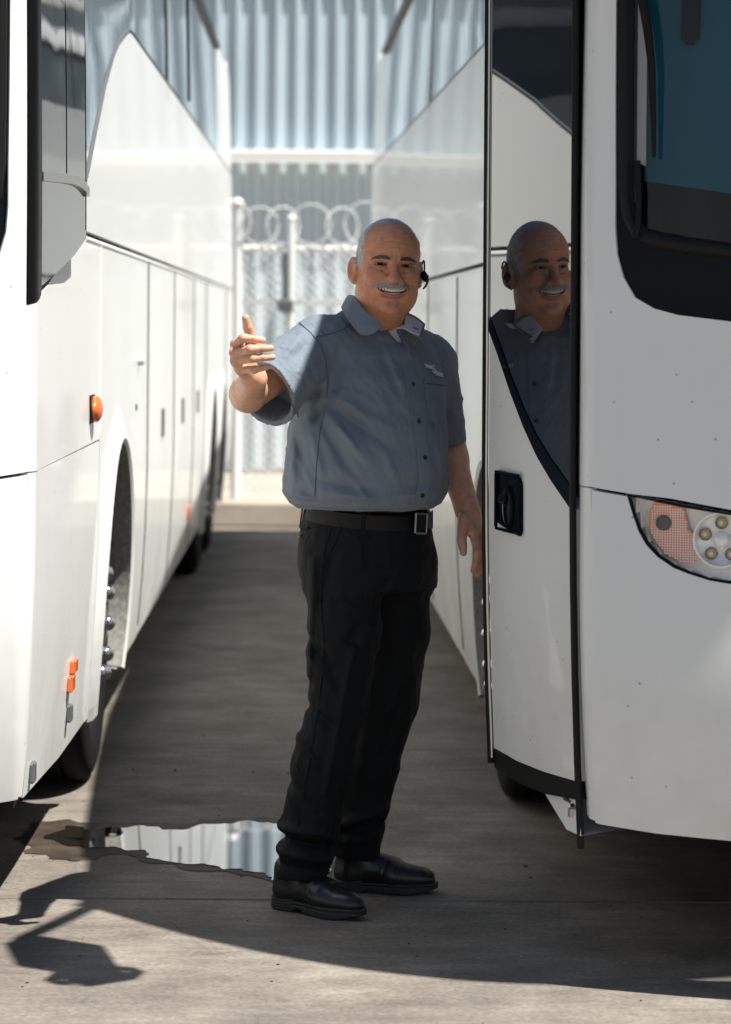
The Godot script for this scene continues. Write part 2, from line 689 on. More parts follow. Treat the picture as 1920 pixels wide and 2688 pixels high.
	M.wall.uv1_scale = Vector3(0.4, 0.12, 0.4)
	M.wall_low = mat(lin(0.52, 0.60, 0.64), 0.6)
	M.water = mat(lin(0.025, 0.020, 0.016), 0.015, 0.0, 0.75)
	M.water.clearcoat_enabled = true
	M.water.clearcoat = 1.0
	M.water.clearcoat_roughness = 0.0
	M.water.normal_enabled = true
	M.water.normal_texture = noise_tex(256, 0.03, 2, 83, true, 1.0)
	M.water.uv1_triplanar = true
	M.water.uv1_world_triplanar = true
	M.water.normal_scale = 0.012
	M.damp = mat(Color.WHITE, 0.55, 0.0, 0.3)
	M.damp.albedo_texture = noise_tex(256, 0.03, 4, 85, false, 1.0, ramp([[0.0, lin(0.028, 0.021, 0.015)], [1.0, lin(0.075, 0.060, 0.046)]]))
	M.damp.uv1_triplanar = true
	M.damp.uv1_world_triplanar = true

# white paint by height: road film low down, faint runs, chips and specks
func grime_tex() -> ImageTexture:
	var n := 1024
	var film := mix_image(n, [[0.006, 4, 61, 1.0, 1.0], [0.03, 3, 62, 0.5, 1.0]])
	var runs := FastNoiseLite.new()
	runs.seed = 64
	runs.frequency = 0.05
	runs.fractal_octaves = 3
	var r := RandomNumberGenerator.new()
	r.seed = 12
	var b := PackedByteArray()
	b.resize(n * n * 3)
	var clean := Vector3(0.77, 0.78, 0.765)
	var dust := Vector3(0.50, 0.45, 0.38)
	var column := PackedFloat32Array()
	for i in n:
		column.append(runs.get_noise_2d(minf(i, n - i) * 1.0, 0.0))
	for j in n:
		var hgt := j * 3.7 / n
		var low := smoothstep(0.95, 0.28, hgt)
		for i in n:
			var f := film[j * n + i]
			var k := clampf(low * (0.20 + 0.45 * f) + maxf(0.0, f) * 0.05 + maxf(0.0, column[i]) * 0.06 * smoothstep(2.4, 1.2, hgt), 0.0, 0.6)
			var c := clean.lerp(dust, k)
			var at := (j * n + i) * 3
			b[at] = int(pow(c.x, 0.4545) * 255)
			b[at + 1] = int(pow(c.y, 0.4545) * 255)
			b[at + 2] = int(pow(c.z, 0.4545) * 255)
	for k in 360:
		var x := r.randi() % n
		var y := int(n * (0.08 + 0.85 * pow(r.randf(), 1.6)))
		var rad := 0
		for e in range(-rad, rad + 1):
			for g in range(-rad, rad + 1):
				var at := (clampi(y + g, 0, n - 1) * n + posmod(x + e, n)) * 3
				var d := r.randf_range(0.5, 0.88)
				for q in 3:
					b[at + q] = int(b[at + q] * d)
	return ImageTexture.create_from_image(Image.create_from_data(n, n, false, Image.FORMAT_RGB8, b))

func build_ground() -> void:
	var mb := MB.new()
	mb.flat([P(-300, -0.03, -300), P(300, -0.03, -300), P(300, -0.03, 300), P(-300, -0.03, 300)], Vector3.UP)
	var g := struct("ground", mb, M.joint)
	var far := MB.new()
	for r in [[-300, -300, 300, -13.6], [-300, -13.6, -7.95, 300], [7.95, -13.6, 300, 300]]:
		far.flat([P(r[0], -0.004, r[1]), P(r[2], -0.004, r[1]), P(r[2], -0.004, r[3]), P(r[0], -0.004, r[3])], Vector3.UP)
	part("yard_surface", far, M.concrete, g)
	var back := MB.new()
	back.flat([P(-7.95, -0.004, 18.62), P(7.95, -0.004, 18.62), P(7.95, -0.004, 300), P(-7.95, -0.004, 300)], Vector3.UP)
	part("gravel_strip", back, M.tan, g)
	var xs := [-7.94, -2.45, 2.75, 7.94]
	var zs := []
	for k in range(-5, 4):
		zs.append(6.57 + 4.02 * k)
	for i in 3:
		for j in zs.size() - 1:
			var a := Vector2(xs[i], zs[j])
			var b := Vector2(xs[i + 1], minf(zs[j + 1], 18.62))
			var s := MB.new()
			s.box(P((a.x + b.x) / 2, -0.02, (a.y + b.y) / 2), Vector3(b.x - a.x - 0.020, 0.04 + rng.randf() * 0.0006, b.y - a.y - 0.014), Basis.IDENTITY, Color.WHITE, 0.003)
			part("concrete_slab", s, M.concrete, g)
	# puddle: a damp margin and the water in it, left of the man's feet
	var rim := [[-0.82, 7.17], [-0.74, 7.08], [-0.66, 7.02], [-0.57, 7.10], [-0.47, 7.03], [-0.38, 6.95], [-0.29, 6.89], [-0.20, 6.85], [-0.12, 6.74], [-0.02, 6.75], [0.05, 6.84], [0.04, 7.02], [-0.02, 7.32], [-0.06, 7.54], [-0.16, 7.64], [-0.25, 7.63], [-0.33, 7.60], [-0.41, 7.54], [-0.49, 7.56], [-0.57, 7.58], [-0.66, 7.55], [-0.76, 7.60], [-0.86, 7.48]]
	struct("puddle_margin", blob(rim, 1.0, 0.0022, 5), M.damp)
	var wet := [[-0.66, 7.22], [-0.58, 7.18], [-0.50, 7.14], [-0.40, 7.02], [-0.29, 6.95], [-0.20, 6.91], [-0.11, 6.80], [-0.02, 6.81], [0.02, 6.9], [0.01, 7.04], [-0.05, 7.34], [-0.09, 7.50], [-0.17, 7.58], [-0.25, 7.57], [-0.32, 7.54], [-0.40, 7.46], [-0.48, 7.49], [-0.55, 7.51], [-0.63, 7.46], [-0.72, 7.48], [-0.77, 7.38], [-0.73, 7.25]]
	var w := struct("puddle", blob(wet, 1.0, 0.0040, 9), M.water)
	w.set_meta("label", "shallow puddle on the concrete beside the man's feet mirroring the coaches")

func blob(rim: Array, k: float, y: float, sd: int) -> MB:
	var c := Curve3D.new()
	c.closed = true
	for i in rim.size():
		var a: Array = rim[(i + rim.size() - 1) % rim.size()]
		var b: Array = rim[(i + 1) % rim.size()]
		var t := P(b[0] - a[0], 0, b[1] - a[1]) * 0.17
		c.add_point(P(rim[i][0], 0, rim[i][1]), -t, t)
	c.add_point(P(rim[0][0], 0, rim[0][1]), -P(rim[1][0] - rim[-1][0], 0, rim[1][1] - rim[-1][1]) * 0.17)
	c.bake_interval = 0.012
	var f := FastNoiseLite.new()
	f.seed = sd
	f.frequency = 9.0
	f.fractal_octaves = 4
	var poly := PackedVector2Array()
	var pts := c.get_baked_points()
	for i in pts.size() - 1:
		var p := pts[i]
		var q := pts[i + 1] - pts[i]
		var o := Vector3(q.z, 0, -q.x).normalized() * f.get_noise_2d(p.x, p.z * 0.6) * 0.05
		poly.append(Vector2(p.x + o.x, p.z + o.z))
	var mb := MB.new()
	var t := Geometry2D.triangulate_polygon(poly)
	for q in poly:
		mb.vert(Vector3(q.x, y, q.y), Vector3.UP, q)
	for i in t.size() / 3:
		mb.tri(t[i * 3], t[i * 3 + 1], t[i * 3 + 2])
	return mb

func build_kerb() -> void:
	var k := thing("kerb", "low tan concrete kerb across the end of the lane under the fence", "kerb", P(0, 0, 18.75))
	for i in 8:
		var mb := MB.new()
		mb.box(P(-7.0 + i * 2.0, 0.09, 18.78), Vector3(1.992, 0.18, 0.30), Basis.IDENTITY, Color.WHITE, 0.015)
		part("kerb_stone", mb, M.tan, k)

func build_warehouse() -> void:
	var b := thing("warehouse", "pale blue-grey corrugated metal warehouse wall behind the fence", "building", P(0, 0, 26))
	for row in 2:
		var y0: float = [3.2, 0.0][row]
		var y1: float = [5.1, 3.2][row]
		for i in 26:
			var x0 := -13.0 + i
			var mb := MB.new()
			# ribbed sheet one metre wide: five ribs
			var prof := []
			for r in 5:
				var o := x0 + r * 0.2
				prof.append_array([[o, 0.0], [o + 0.085, 0.0], [o + 0.10, 0.055], [o + 0.145, 0.055], [o + 0.16, 0.0]])
			prof.append([x0 + 1.0, 0.0])
			for k in prof.size() - 1:
				var p: Array = prof[k]
				var q: Array = prof[k + 1]
				var nn := Vector3(-(q[1] - p[1]), 0, q[0] - p[0]).normalized()
				mb.flat([P(p[0], y0, 26.0 - p[1]), P(q[0], y0, 26.0 - q[1]), P(q[0], y1, 26.0 - q[1]), P(p[0], y1, 26.0 - p[1])], nn)
			part("corrugated_sheet", mb, M.wall if row == 0 else M.wall_low, b)
	var back := MB.new()
	back.box(P(0, 2.53, 27.1), Vector3(26, 5.06, 2.0))
	part("wall_core", back, M.wall, b)
	var l := MB.new()
	l.box(P(0, 3.16, 25.84), Vector3(26, 0.07, 0.22), Basis.IDENTITY, Color.WHITE, 0.01)
	l.box(P(0, 3.10, 25.745), Vector3(26, 0.06, 0.02))
	part("ledge", l, M.galv, b)
	var g := MB.new()
	g.box(P(0, 5.16, 25.93), Vector3(26, 0.14, 0.12), Basis.IDENTITY, Color.WHITE, 0.02)
	part("gutter", g, M.galv, b)

func build_fence() -> void:
	var f := thing("chain_link_fence", "galvanised chain-link fence topped with razor wire coils at the lane end", "fence", P(0, 0, 19.4))
	var z := 19.4
	for x in [-6.4, -4.3, -2.3, -0.655, -0.25, 1.75, 3.75, 5.75]:
		var mb := MB.new()
		var top := 2.36 if x != -0.25 else 2.25
		var r := 0.038 if x != -0.25 else 0.027
		mb.tube([P(x, 0.0, z), P(x, top, z)], r, 12)
		mb.ball(P(x, top, z), Vector3.ONE * r * 1.25)
		part("fence_post", mb, M.galv, f)
	for y in [2.03, 1.63, 0.36]:
		var mb := MB.new()
		mb.tube([P(-7.4, y, z + 0.05), P(7.4, y, z + 0.05)], 0.022, 8)
		part("fence_rail", mb, M.galv, f)
	var link := MB.new()
	var hgt := 1.86
	var n := 0
	var x := -7.4 - hgt
	while x < 7.4:
		for s in 2:
			var a := P(x, 0.2, z - 0.012 * s)
			var b := P(x + hgt, 0.2 + hgt, z - 0.012 * s)
			if s == 1:
				a = P(x + hgt, 0.2, z - 0.012)
				b = P(x, 0.2 + hgt, z - 0.012)
			link.tube([a, b], 0.005, 3, false)
		n += 1
		x += 0.068
	var o := part("chain_link", link, M.galv, f)
	o.set_meta("kind", "stuff")
	var coil := MB.new()
	for i in 74:
		var cx := -7.3 + i * 0.2 + rng.randf_range(-0.03, 0.03)
		var rr := rng.randf_range(0.135, 0.17)
		var pts := []
		var b := Basis(Vector3.UP, rng.randf_range(-0.5, 0.5))
		for k in 29:
			var a := TAU * k / 28.0
			pts.append(P(cx, 2.06 + rr, z) + b * Vector3(rr * cos(a), rr * sin(a), 0.03 * sin(a * 0.5)))
		coil.tube(pts, 0.0048, 4, false)
		for k in range(0, 28, 2):
			coil.box(pts[k], Vector3(0.04, 0.016, 0.004), Basis(Vector3.BACK, TAU * k / 28.0 + PI / 2))
	part("razor_coil", coil, M.galv, f)
	var latch := MB.new()
	latch.box(P(-0.29, 1.6, z - 0.05), Vector3(0.12, 0.09, 0.06), Basis.IDENTITY, Color.WHITE, 0.01)
	latch.tube([P(-0.295, 1.55, z - 0.02), P(-0.295, 2.0, z - 0.02)], 0.018, 8)
	part("gate_latch", latch, M.grey_plastic, f)

# ---- coaches. u runs back along the passage side (0 at the nose) and round the front corner, v is height; t is the distance in from the side.
const HW := 1.275
const CR := 0.07
const KF := 0.93
var left_bus := true
var LEN := 13.0

func fw(v: float, t: float) -> float:
	var s := (HW - t) / HW
	var k := smoothstep(2.25, 3.4, v)
	var w0 := 0.03 * pow(maxf(0.0, v - 2.25), 1.5)
	if v < 0.8:
		w0 += 0.05 * pow((0.8 - v) / 0.5, 2.0)
	return w0 + 0.27 + (0.32 + 0.60 * k) * (s * s - 1.0)

func corner(v: float) -> Array:
	var slope := (fw(v, 0.03) - fw(v, 0.07)) / 0.04
	var turn := PI / 2 - atan(slope)
	var tc := CR * (1.0 - cos(turn))
	return [fw(v, tc) + CR * sin(turn), CR * turn, turn, tc, CR * turn + (HW - tc) / KF]

func t2u(v: float, t: float) -> float:
	var c := corner(v)
	if t > HW:
		return c[0] - 2.0 * c[4] + c[1] + (2.0 * HW - t - c[3]) / KF
	return c[0] - c[1] - (t - c[3]) / KF

func far_u(u: float, v: float) -> float:
	var c := corner(v)
	return 2.0 * c[0] - 2.0 * c[4] - u

func plan(u: float, v: float) -> Vector2:
	var c := corner(v)
	if u >= c[0]:
		return Vector2(0, u)
	var q: float = c[0] - u
	var other := false
	if q > c[4]:
		q = 2.0 * c[4] - q
		other = true
	var r: Vector2
	if q < 0.0:
		r = Vector2(0, c[0] - q)
	elif q < c[1]:
		var a := q / CR
		r = Vector2(CR - CR * cos(a), c[0] - CR * sin(a))
	else:
		var t: float = c[3] + (q - c[1]) * KF
		r = Vector2(t, fw(v, t))
	return Vector2(2.0 * HW - r.x, r.y) if other else r

func S(u: float, v: float) -> Vector3:
	var pv := minf(v, 3.2)
	var p := plan(u, pv)
	var ins := 0.0
	if v < 1.0:
		ins = 0.035 * pow((1.0 - v) / 0.7, 2.0)
	elif v > 1.7:
		ins = 0.03 * pow((pv - 1.7) / 1.5, 1.5)
	if v > 2.25 and u < 3.4:
		ins += 0.10 * pow(clampf((3.4 - u) / 2.9, 0.0, 1.0), 1.3) * smoothstep(2.25, 3.1, v)
	var hgt := v
	if v > 3.2:
		var a := minf((v - 3.2) / 0.3, PI / 2)
		ins += 0.42 * (1.0 - cos(a))
		hgt = 3.2 + 0.3 * sin(a)
	if ins > 0.0:
		var d := (plan(u + 0.004, pv) - plan(u - 0.004, pv)).normalized()
		p += Vector2(d.y, -d.x) * ins
	return B(p.x, p.y, hgt)

# the driver's window turns in a little towards the nose
func DW(u: float, v: float) -> Vector3:
	return S(u, v) + Vector3(0.045 * clampf((u - 0.37) / 0.70, 0.0, 1.2), 0, 0)

# distance in from the side, distance back from the nose, height -> world
func B(t: float, w: float, y: float) -> Vector3:
	if left_bus:
		return Vector3(-0.66 - t, y, -(5.65 + w))
	return Vector3(0.578 + t - 0.0226 * w, y - 0.05, -(5.40 + w + 0.0226 * t))

func YB() -> Basis:
	return Basis.IDENTITY if left_bus else Basis(Vector3.UP, 0.0226)

func V2(a: Array) -> PackedVector2Array:
	var r := PackedVector2Array()
	for p in a:
		r.append(Vector2(p[0], p[1]))
	return r

func FT(a: Array) -> PackedVector2Array:   # front shapes given as (t, v)
	var r := PackedVector2Array()
	for p in a:
		r.append(Vector2(t2u(p[1], p[0]), p[1]))
	return r

func mirrored(a: Array) -> Array:   # a half outline from the corner to the centre line, completed on the other half
	var r := a.duplicate()
	for i in range(a.size() - 1, -1, -1):
		r.append([2.0 * HW - a[i][0], a[i][1]])
	return r

func disc(cx: float, cy: float, r: float, n := 40, a0 := 0.0, a1 := TAU) -> PackedVector2Array:
	var p := PackedVector2Array()
	for i in n:
		var a := a0 + (a1 - a0) * i / n
		p.append(Vector2(cx + r * cos(a), cy + r * sin(a)))
	return p

func build_bus(is_left: bool) -> void:
	left_bus = is_left
	LEN = 13.0 if is_left else 12.1
	var sg := 1.0 if is_left else -1.0
	var bus := thing("coach", "white coach behind the raised hand" if is_left else "white coach with its black-glazed passenger door ajar and a headlight in view", "bus", B(HW, 2.65, 0.05 if not is_left else 0.0), "coaches parked side by side")
	if is_left:
		bus.set_meta("label", "white coach behind the raised hand, with orange marker lamp and reflectors")
	var us_side := steps(0.26, 0.42, 0.02) + steps(0.5, LEN, 0.34)
	var us_front := steps(-2.75, -2.2, 0.02) + steps(-2.15, 0.1, 0.07) + steps(0.12, 0.46, 0.014) + steps(0.5, 2.1, 0.1)
	var vs := steps(0.24, 1.0, 0.1) + steps(1.1, 3.2, 0.1) 
	var arches := [disc(2.65, 0.52, 0.56, 56), disc(9.55, 0.52, 0.56, 48), disc(11.05, 0.52, 0.56, 48)]
	# ---- dark frame behind the panels
	var mb := MB.new()
	var w_in := 0.36 if is_left else 1.10
	panel(mb, S, sg, V2([[w_in, 0.33], [LEN - 0.05, 0.36], [LEN - 0.05, 3.19], [w_in, 3.19]]), us_side, vs, -0.022, 0.0, arches)
	part("inner_frame", mb, M.seam_dark, bus)
	mb = MB.new()
	for seg in [[0.55, 2.05], [3.25, 8.95], [11.65, LEN - 0.2]]:
		var x0: float = seg[0]
		var x1: float = seg[1]
		if not is_left and x0 < 1.0:
			x0 = 1.15
		mb.box(B(HW, (x0 + x1) / 2, 0.78), Vector3(2.2, 0.76, x1 - x0), YB())
	mb.box(B(HW, LEN / 2, 0.78), Vector3(1.5, 0.7, LEN - 0.9), YB())
	mb.box(B(HW, LEN / 2 + 0.4, 1.19), Vector3(2.46, 0.10, LEN - 1.4), YB())
	part("underbody", mb, M.dark, bus)
	# ---- outline of the passage side
	var sw: Array
	var sill_rear := 2.54
	if is_left:
		sw = [[0.33, 1.525], [0.57, 1.567], [0.89, 1.626], [1.19, 1.705], [1.38, 1.79], [1.6, 1.885], [1.84, 2.01], [2.17, 2.17], [2.51, 2.30], [2.78, 2.375], [3.07, 2.435], [3.22, 2.462], [3.35, 2.468]]
	else:
		sw = [[1.06, 1.705], [1.19, 1.76], [1.5, 1.92], [1.9, 2.12], [2.2, 2.285], [2.38, 2.36], [2.6, 2.415], [2.78, 2.432], [2.95, 2.43]]
		sill_rear = 2.58
	var apex: Array = sw[-1]
	# upper side: white sail below the windows
	var up := V2(sw.filter(func(p): return p[1] > 1.70))
	up.append(Vector2(LEN, sill_rear))
	up.append(Vector2(LEN, 1.716))
	up[0] = Vector2(sw[3][0] if is_left else 1.06, 1.716)
	mb = MB.new()
	panel(mb, S, sg, up, us_side + [], vs, -0.002, 0.016)
	part("upper_side_panel", mb, M.white, bus)
	# glazing
	var gl := PackedVector2Array()
	if is_left:
		gl.append(Vector2(0.375, 3.2))
		gl.append(Vector2(0.375, 1.54))
	else:
		gl.append(Vector2(1.06, 3.2))
	for i in range(1 if is_left else 0, sw.size()):
		gl.append(Vector2(sw[i][0], sw[i][1] + 0.006))
	gl.append(Vector2(10.6, lerpf(apex[1], sill_rear, 0.66) + 0.009))
	gl.append(Vector2(10.6, 3.2))
	mb = MB.new()
	if is_left:
		var cut := V2([[1.07, 1.0], [20, 1.0], [20, 4], [1.07, 4]])
		for q in Geometry2D.intersect_polygons(gl, cut):
			panel(mb, S, sg, q, us_side, vs, -0.004, 0.01)
		var pane := MB.new()
		for q in Geometry2D.clip_polygons(gl, cut):
			panel(pane, DW, sg, q, us_side, vs, -0.004, 0.01)
		part("driver_window", pane, M.side_glass, bus)
	else:
		panel(mb, S, sg, gl, us_side, vs, -0.004, 0.01)
	part("side_window", mb, M.side_glass, bus)
	mb = MB.new()
	panel(mb, S, sg, V2([[10.62, lerpf(apex[1], sill_rear, 0.66) + 0.012], [LEN, sill_rear + 0.006], [LEN, 3.2], [10.62, 3.2]]), us_side, vs, -0.006, 0.012)
	part("rear_quarter_panel", mb, M.white, bus)
	var p3 := []
	for i in range(3 if is_left else 0, sw.size()):
		p3.append(S(sw[i][0], sw[i][1] + 0.003) + pnormal(S, Vector2(sw[i][0], sw[i][1]), sg) * -0.003)
	for k in 20:
		var q := Vector2(lerpf(apex[0], LEN, (k + 1) / 20.0), lerpf(apex[1], sill_rear, (k + 1) / 20.0) + 0.003)
		p3.append(S(q.x, q.y) + pnormal(S, q, sg) * -0.003)
	mb = MB.new()
	mb.tube(p3, 0.0055, 6)
	part("window_edging", mb, M.grey_plastic, bus)
	for x in ([0.76, 1.066, 6.2] if is_left else [2.97, 5.95]):
		mb = MB.new()
		var y0: float = 1.83 if x < 0.9 else 1.70 if x < 1.5 else (apex[1] + 0.01 if x > 5 else 2.46)
		p3 = []
		for k in 8:
			p3.append((DW(x, lerpf(y0, 3.19, k / 7.0)) if is_left else S(x, lerpf(y0, 3.19, k / 7.0))) + pnormal(S, Vector2(x, 2.0), sg) * -0.008)
		mb.tube(p3, 0.006 if x < 1.5 else 0.008, 6)
		part("window_divider", mb, M.black_trim, bus)
	if is_left:
		mb = MB.new()
		var rail := PackedVector2Array()
		for k in 13:
			var f := k / 12.0
			rail.append(Vector2(lerpf(0.378, 1.07, f), 1.790 + 0.028 * f - 0.03 * pow(f, 6)))
		for k in 13:
			var f := 1.0 - k / 12.0
			rail.append(Vector2(lerpf(0.378, 1.07, f), 1.811 + 0.030 * f - 0.03 * pow(f, 7)))
		panel(mb, DW, sg, rail, us_side, vs, 0.005, 0.012)
		part("window_sill_rail", mb, M.alu, bus)
		mb = MB.new()
		panel(mb, S, sg, V2([[0.262, 1.505], [0.37, 1.525], [0.37, 3.2], [0.262, 3.2]]), us_front, vs, 0.003, 0.02)
		part("door_post_seal", mb, M.black_trim, bus)
		mb = MB.new()
		panel(mb, DW, sg, V2([[0.62, 1.655], [0.70, 1.655], [0.70, 1.74], [0.62, 1.74]]), us_side, vs, -0.005, 0.0)
		part("window_sticker", mb, M.white_plain, bus)
	# gutter and roof
	mb = MB.new()
	p3 = []
	for k in 24:
		p3.append(S(lerpf(0.9, 10.7, k / 23.0), 3.21) + Vector3(sg * 0.004, 0, 0))
	mb.tube(p3, 0.02, 6)
	part("roof_gutter", mb, M.black_trim, bus)
	mb = MB.new()
	var vr := steps(3.2, 3.2 + 0.3 * PI / 2, 0.06)
	panel(mb, S, sg, V2([[-2.7, 3.2], [LEN, 3.2], [LEN, 3.671], [-2.7, 3.671]]), steps(-2.7, 1.5, 0.09) + steps(1.6, LEN, 1.0), vr, -0.006, 0.0)
	panel(mb, S, sg, V2([[far_u(LEN, 3.2), 3.2], [-2.7, 3.2], [-2.7, 3.671], [far_u(LEN, 3.2), 3.671]]), steps(-18.0, -2.7, 0.4), vr, -0.006, 0.0)
	var rim := []
	for u in steps(far_u(LEN, 3.2), -3.0, 1.4) + steps(-2.9, 1.5, 0.09) + steps(1.6, LEN, 1.4):
		rim.append(S(u, 3.671))
	var mid := Vector3.ZERO
	for q in rim:
		mid += q / rim.size()
	for k in rim.size():
		mb.flat([mid, rim[k], rim[(k + 1) % rim.size()]], Vector3.UP)
	part("roof", mb, M.white_plain, bus)
	# ---- lower side panels, with arches cut out
	var cuts := []
	if is_left:
		cuts.append(["service_panel", [[0.338, 0.36], [1.2, 0.31], [1.972, 0.29], [1.972, 1.112], [0.338, 1.118]]])
	else:
		cuts.append(["service_panel", [[1.06, 0.31], [1.972, 0.29], [1.972, 1.697], [1.06, 1.697]]])
	cuts.append(["arch_panel", [[1.98 if is_left else 1.98, 0.285], [4.046, 0.285], [4.046, 1.697], [1.98 if not is_left else 2.012, 1.697]]])
	cuts.append(["luggage_door", [[4.056, 0.29], [5.746, 0.30], [5.746, 1.697], [4.056, 1.697]]])
	cuts.append(["luggage_door", [[5.754, 0.30], [7.446, 0.31], [7.446, 1.697], [5.754, 1.697]]])
	cuts.append(["luggage_door", [[7.454, 0.31], [8.80, 0.32], [8.80, 1.697], [7.454, 1.697]]])
	cuts.append(["rear_arch_panel", [[8.81, 0.32], [11.7, 0.36], [11.7, 1.697], [8.81, 1.697]]])
	cuts.append(["engine_door", [[11.71, 0.38], [LEN, 0.5], [LEN, 1.697], [11.71, 1.697]]])
	for c in cuts:
		mb = MB.new()
		var polys: Array = [V2(c[1])]
		for a in arches:
			var left := []
			for q in polys:
				left.append_array(Geometry2D.clip_polygons(q, a))
			polys = left
		for q in polys:
			if not Geometry2D.is_polygon_clockwise(q):
				panel(mb, S, sg, q, us_side + [] if c[0] != "arch_panel" else steps(1.9, 4.1, 0.11), vs, 0.0, 0.022)
		part(c[0], mb, M.white, bus)
	for x in [1.992, 4.05, 5.75, 7.45, 8.805, 11.705]:
		if x < 2.0 and not is_left:
			continue
		mb = MB.new()
		p3 = []
		for y in steps(0.33 if x > 2.0 else 1.13, 1.69, 0.2):
			if x > 8.9 or x < 8.0 or y > 0.4:
				p3.append(S(x, y) + pnormal(S, Vector2(x, y), sg) * 0.001)
		mb.tube(p3, 0.0035 if x > 2.0 else 0.003, 6)
		part("panel_seal", mb, M.rubber if x > 2.0 else M.white_plain, bus)
	# rounded ledge along the top of the lower panels
	mb = MB.new()
	p3 = []
	for k in 30:
		var x := lerpf(1.5 if is_left else 1.06, LEN, k / 29.0)
		p3.append(S(x, 1.693) + pnormal(S, Vector2(x, 1.6), sg) * -0.006)
	mb.tube(p3, 0.010, 8)
	part("crease_ledge", mb, M.white, bus)
	# arch flares and liners
	for i in 3:
		var cx: float = [2.65, 9.55, 11.05][i]
		var fl := MB.new()
		var ln := MB.new()
		var wl := MB.new()
		var rows := []
		for k in 49:
			var a := lerpf(-0.42, PI + 0.42, k / 48.0)
			var wide := 0.085 + 0.03 * exp(-pow((a - PI * 0.5) / 0.35, 2.0))
			var d := Vector2(cos(a), sin(a))
			var row := []
			for e in [[0.56 + wide, 0.0], [0.56 + wide * 0.55, 0.014], [0.572, 0.024], [0.556, 0.016]]:
				var q: Vector2 = Vector2(cx, 0.52) + d * e[0]
				if q.y < 0.27:
					q.y = 0.27
				var nn := pnormal(S, q, sg)
				row.append([S(q.x, q.y) + nn * e[1], nn, q])
			rows.append(row)
		for k in 48:
			for j in 3:
				var a: Vector3 = rows[k][j][0]
				var b: Vector3 = rows[k][j + 1][0]
				var c: Vector3 = rows[k + 1][j + 1][0]
				var e: Vector3 = rows[k + 1][j][0]
				var nn: Vector3 = (b - a).cross(e - a)
				if nn.length() < 1e-9:
					continue
				nn = nn.normalized()
				if nn.dot(rows[k][j][1]) < -0.05:
					nn = -nn
				fl.flat([a, b, c, e], nn)
			var lp := []
			for e in [[k, 0.016], [k + 1, 0.016], [k + 1, -0.075], [k, -0.075]]:
				lp.append(S(rows[e[0]][3][2].x, rows[e[0]][3][2].y) + rows[e[0]][3][1] * e[1])
			var an := lerpf(-0.42, PI + 0.42, (k + 0.5) / 48.0)
			ln.flat(lp, Vector3(0, -sin(an), cos(an) * 1.0))
			var dp := [lp[3], lp[2]]
			for e in [k + 1, k]:
				dp.append(S(rows[e][3][2].x, rows[e][3][2].y) + rows[e][3][1] * -0.5)
			wl.flat(dp, Vector3(0, -sin(an), cos(an) * 1.0))
		part("arch_flare", fl, M.white, bus)
		part("arch_liner", ln, M.liner, bus)
		part("wheel_well", wl, M.dark, bus)
	# wheels
	for i in 3:
		var cx: float = [2.65, 9.55, 11.05][i]
		build_wheel(bus, B(0.20 if is_left else 0.172, cx, 0.50 if is_left else 0.55), Vector3(sg, 0, 0))
		build_wheel(bus, B(2 * HW - 0.20, cx, 0.50 if is_left else 0.55), Vector3(-sg, 0, 0))
	# ---- front
	var seam := 1.112 if is_left else 1.152
	var top := [[0.013, seam], [0.096, seam - 0.012], [0.176, seam - 0.019], [0.241, seam - 0.03], [0.309, seam - 0.041], [0.6, seam - 0.085], [1.0, seam - 0.115], [1.275, seam - 0.12]]
	var bump := FT(mirrored(top))
	var bb := 0.36 if is_left else 0.415
	bump.append(Vector2(t2u(bb + 0.02, 2.0 * HW - 0.013), bb))
	for t in [2.2, 1.8, 1.275, 0.8, 0.4, 0.15]:
		bump.append(Vector2(t2u(bb, t), bb - 0.008 - 0.02 * sin(t / 2.55 * PI)))
	bump.append(Vector2(t2u(bb, 0.013), bb))
	var ho := [[0.086, 1.15], [0.114, 1.144], [0.176, 1.135], [0.241, 1.124], [0.309, 1.113], [0.42, 1.097], [0.52, 1.075], [0.56, 1.05], [0.55, 1.0], [0.50, 0.97], [0.40, 0.958], [0.309, 0.961], [0.257, 0.968], [0.216, 0.98], [0.184, 0.992], [0.151, 1.014], [0.127, 1.04], [0.111, 1.07], [0.099, 1.106]]
	var lift := 0.0 if not is_left else -0.04
	for i in ho.size():
		ho[i] = [ho[i][0], ho[i][1] + lift - 0.002]
	var lamp_hole := FT(ho)
	var ho2 := []
	for q in ho:
		ho2.append([2 * HW - q[0], q[1]])
	ho2.reverse()
	var lamp_hole2 := FT(ho2)
	mb = MB.new()
	panel(mb, S, sg, bump, us_front, vs, 0.0, 0.03, [lamp_hole, lamp_hole2])
	part("front_bumper", mb, M.white, bus)
	# corner post and the panel above the bumper, round the whole nose, with the windscreen cut out
	mb = MB.new()
	var pu := 0.33 if is_left else 0.375
	var uc := t2u(seam - 0.3, 0.010)
	panel(mb, S, sg, V2([[uc, bb + 0.004], [pu, bb + 0.006], [pu, seam + 0.004], [uc, seam + 0.004]]), us_front, vs, -0.001, 0.02)
	part("corner_post", mb, M.white, bus)
	var fp := PackedVector2Array()
	if is_left:
		fp.append_array(V2([[2.004, seam + 0.006], [2.004, 1.697], [1.20, 1.700], [0.89, 1.617], [0.57, 1.558], [0.40, 1.524], [0.258, 1.500], [0.258, 3.2]]))
	else:
		fp.append_array(V2([[0.375, seam + 0.006], [0.375, 3.2]]))
	fp.append(Vector2(far_u(0.375, 3.2), 3.2))
	fp.append(Vector2(far_u(0.375, seam), seam + 0.006))
	var tl := FT(mirrored(top))
	tl.reverse()
	for q in tl:
		fp.append(q + Vector2(0, 0.007))
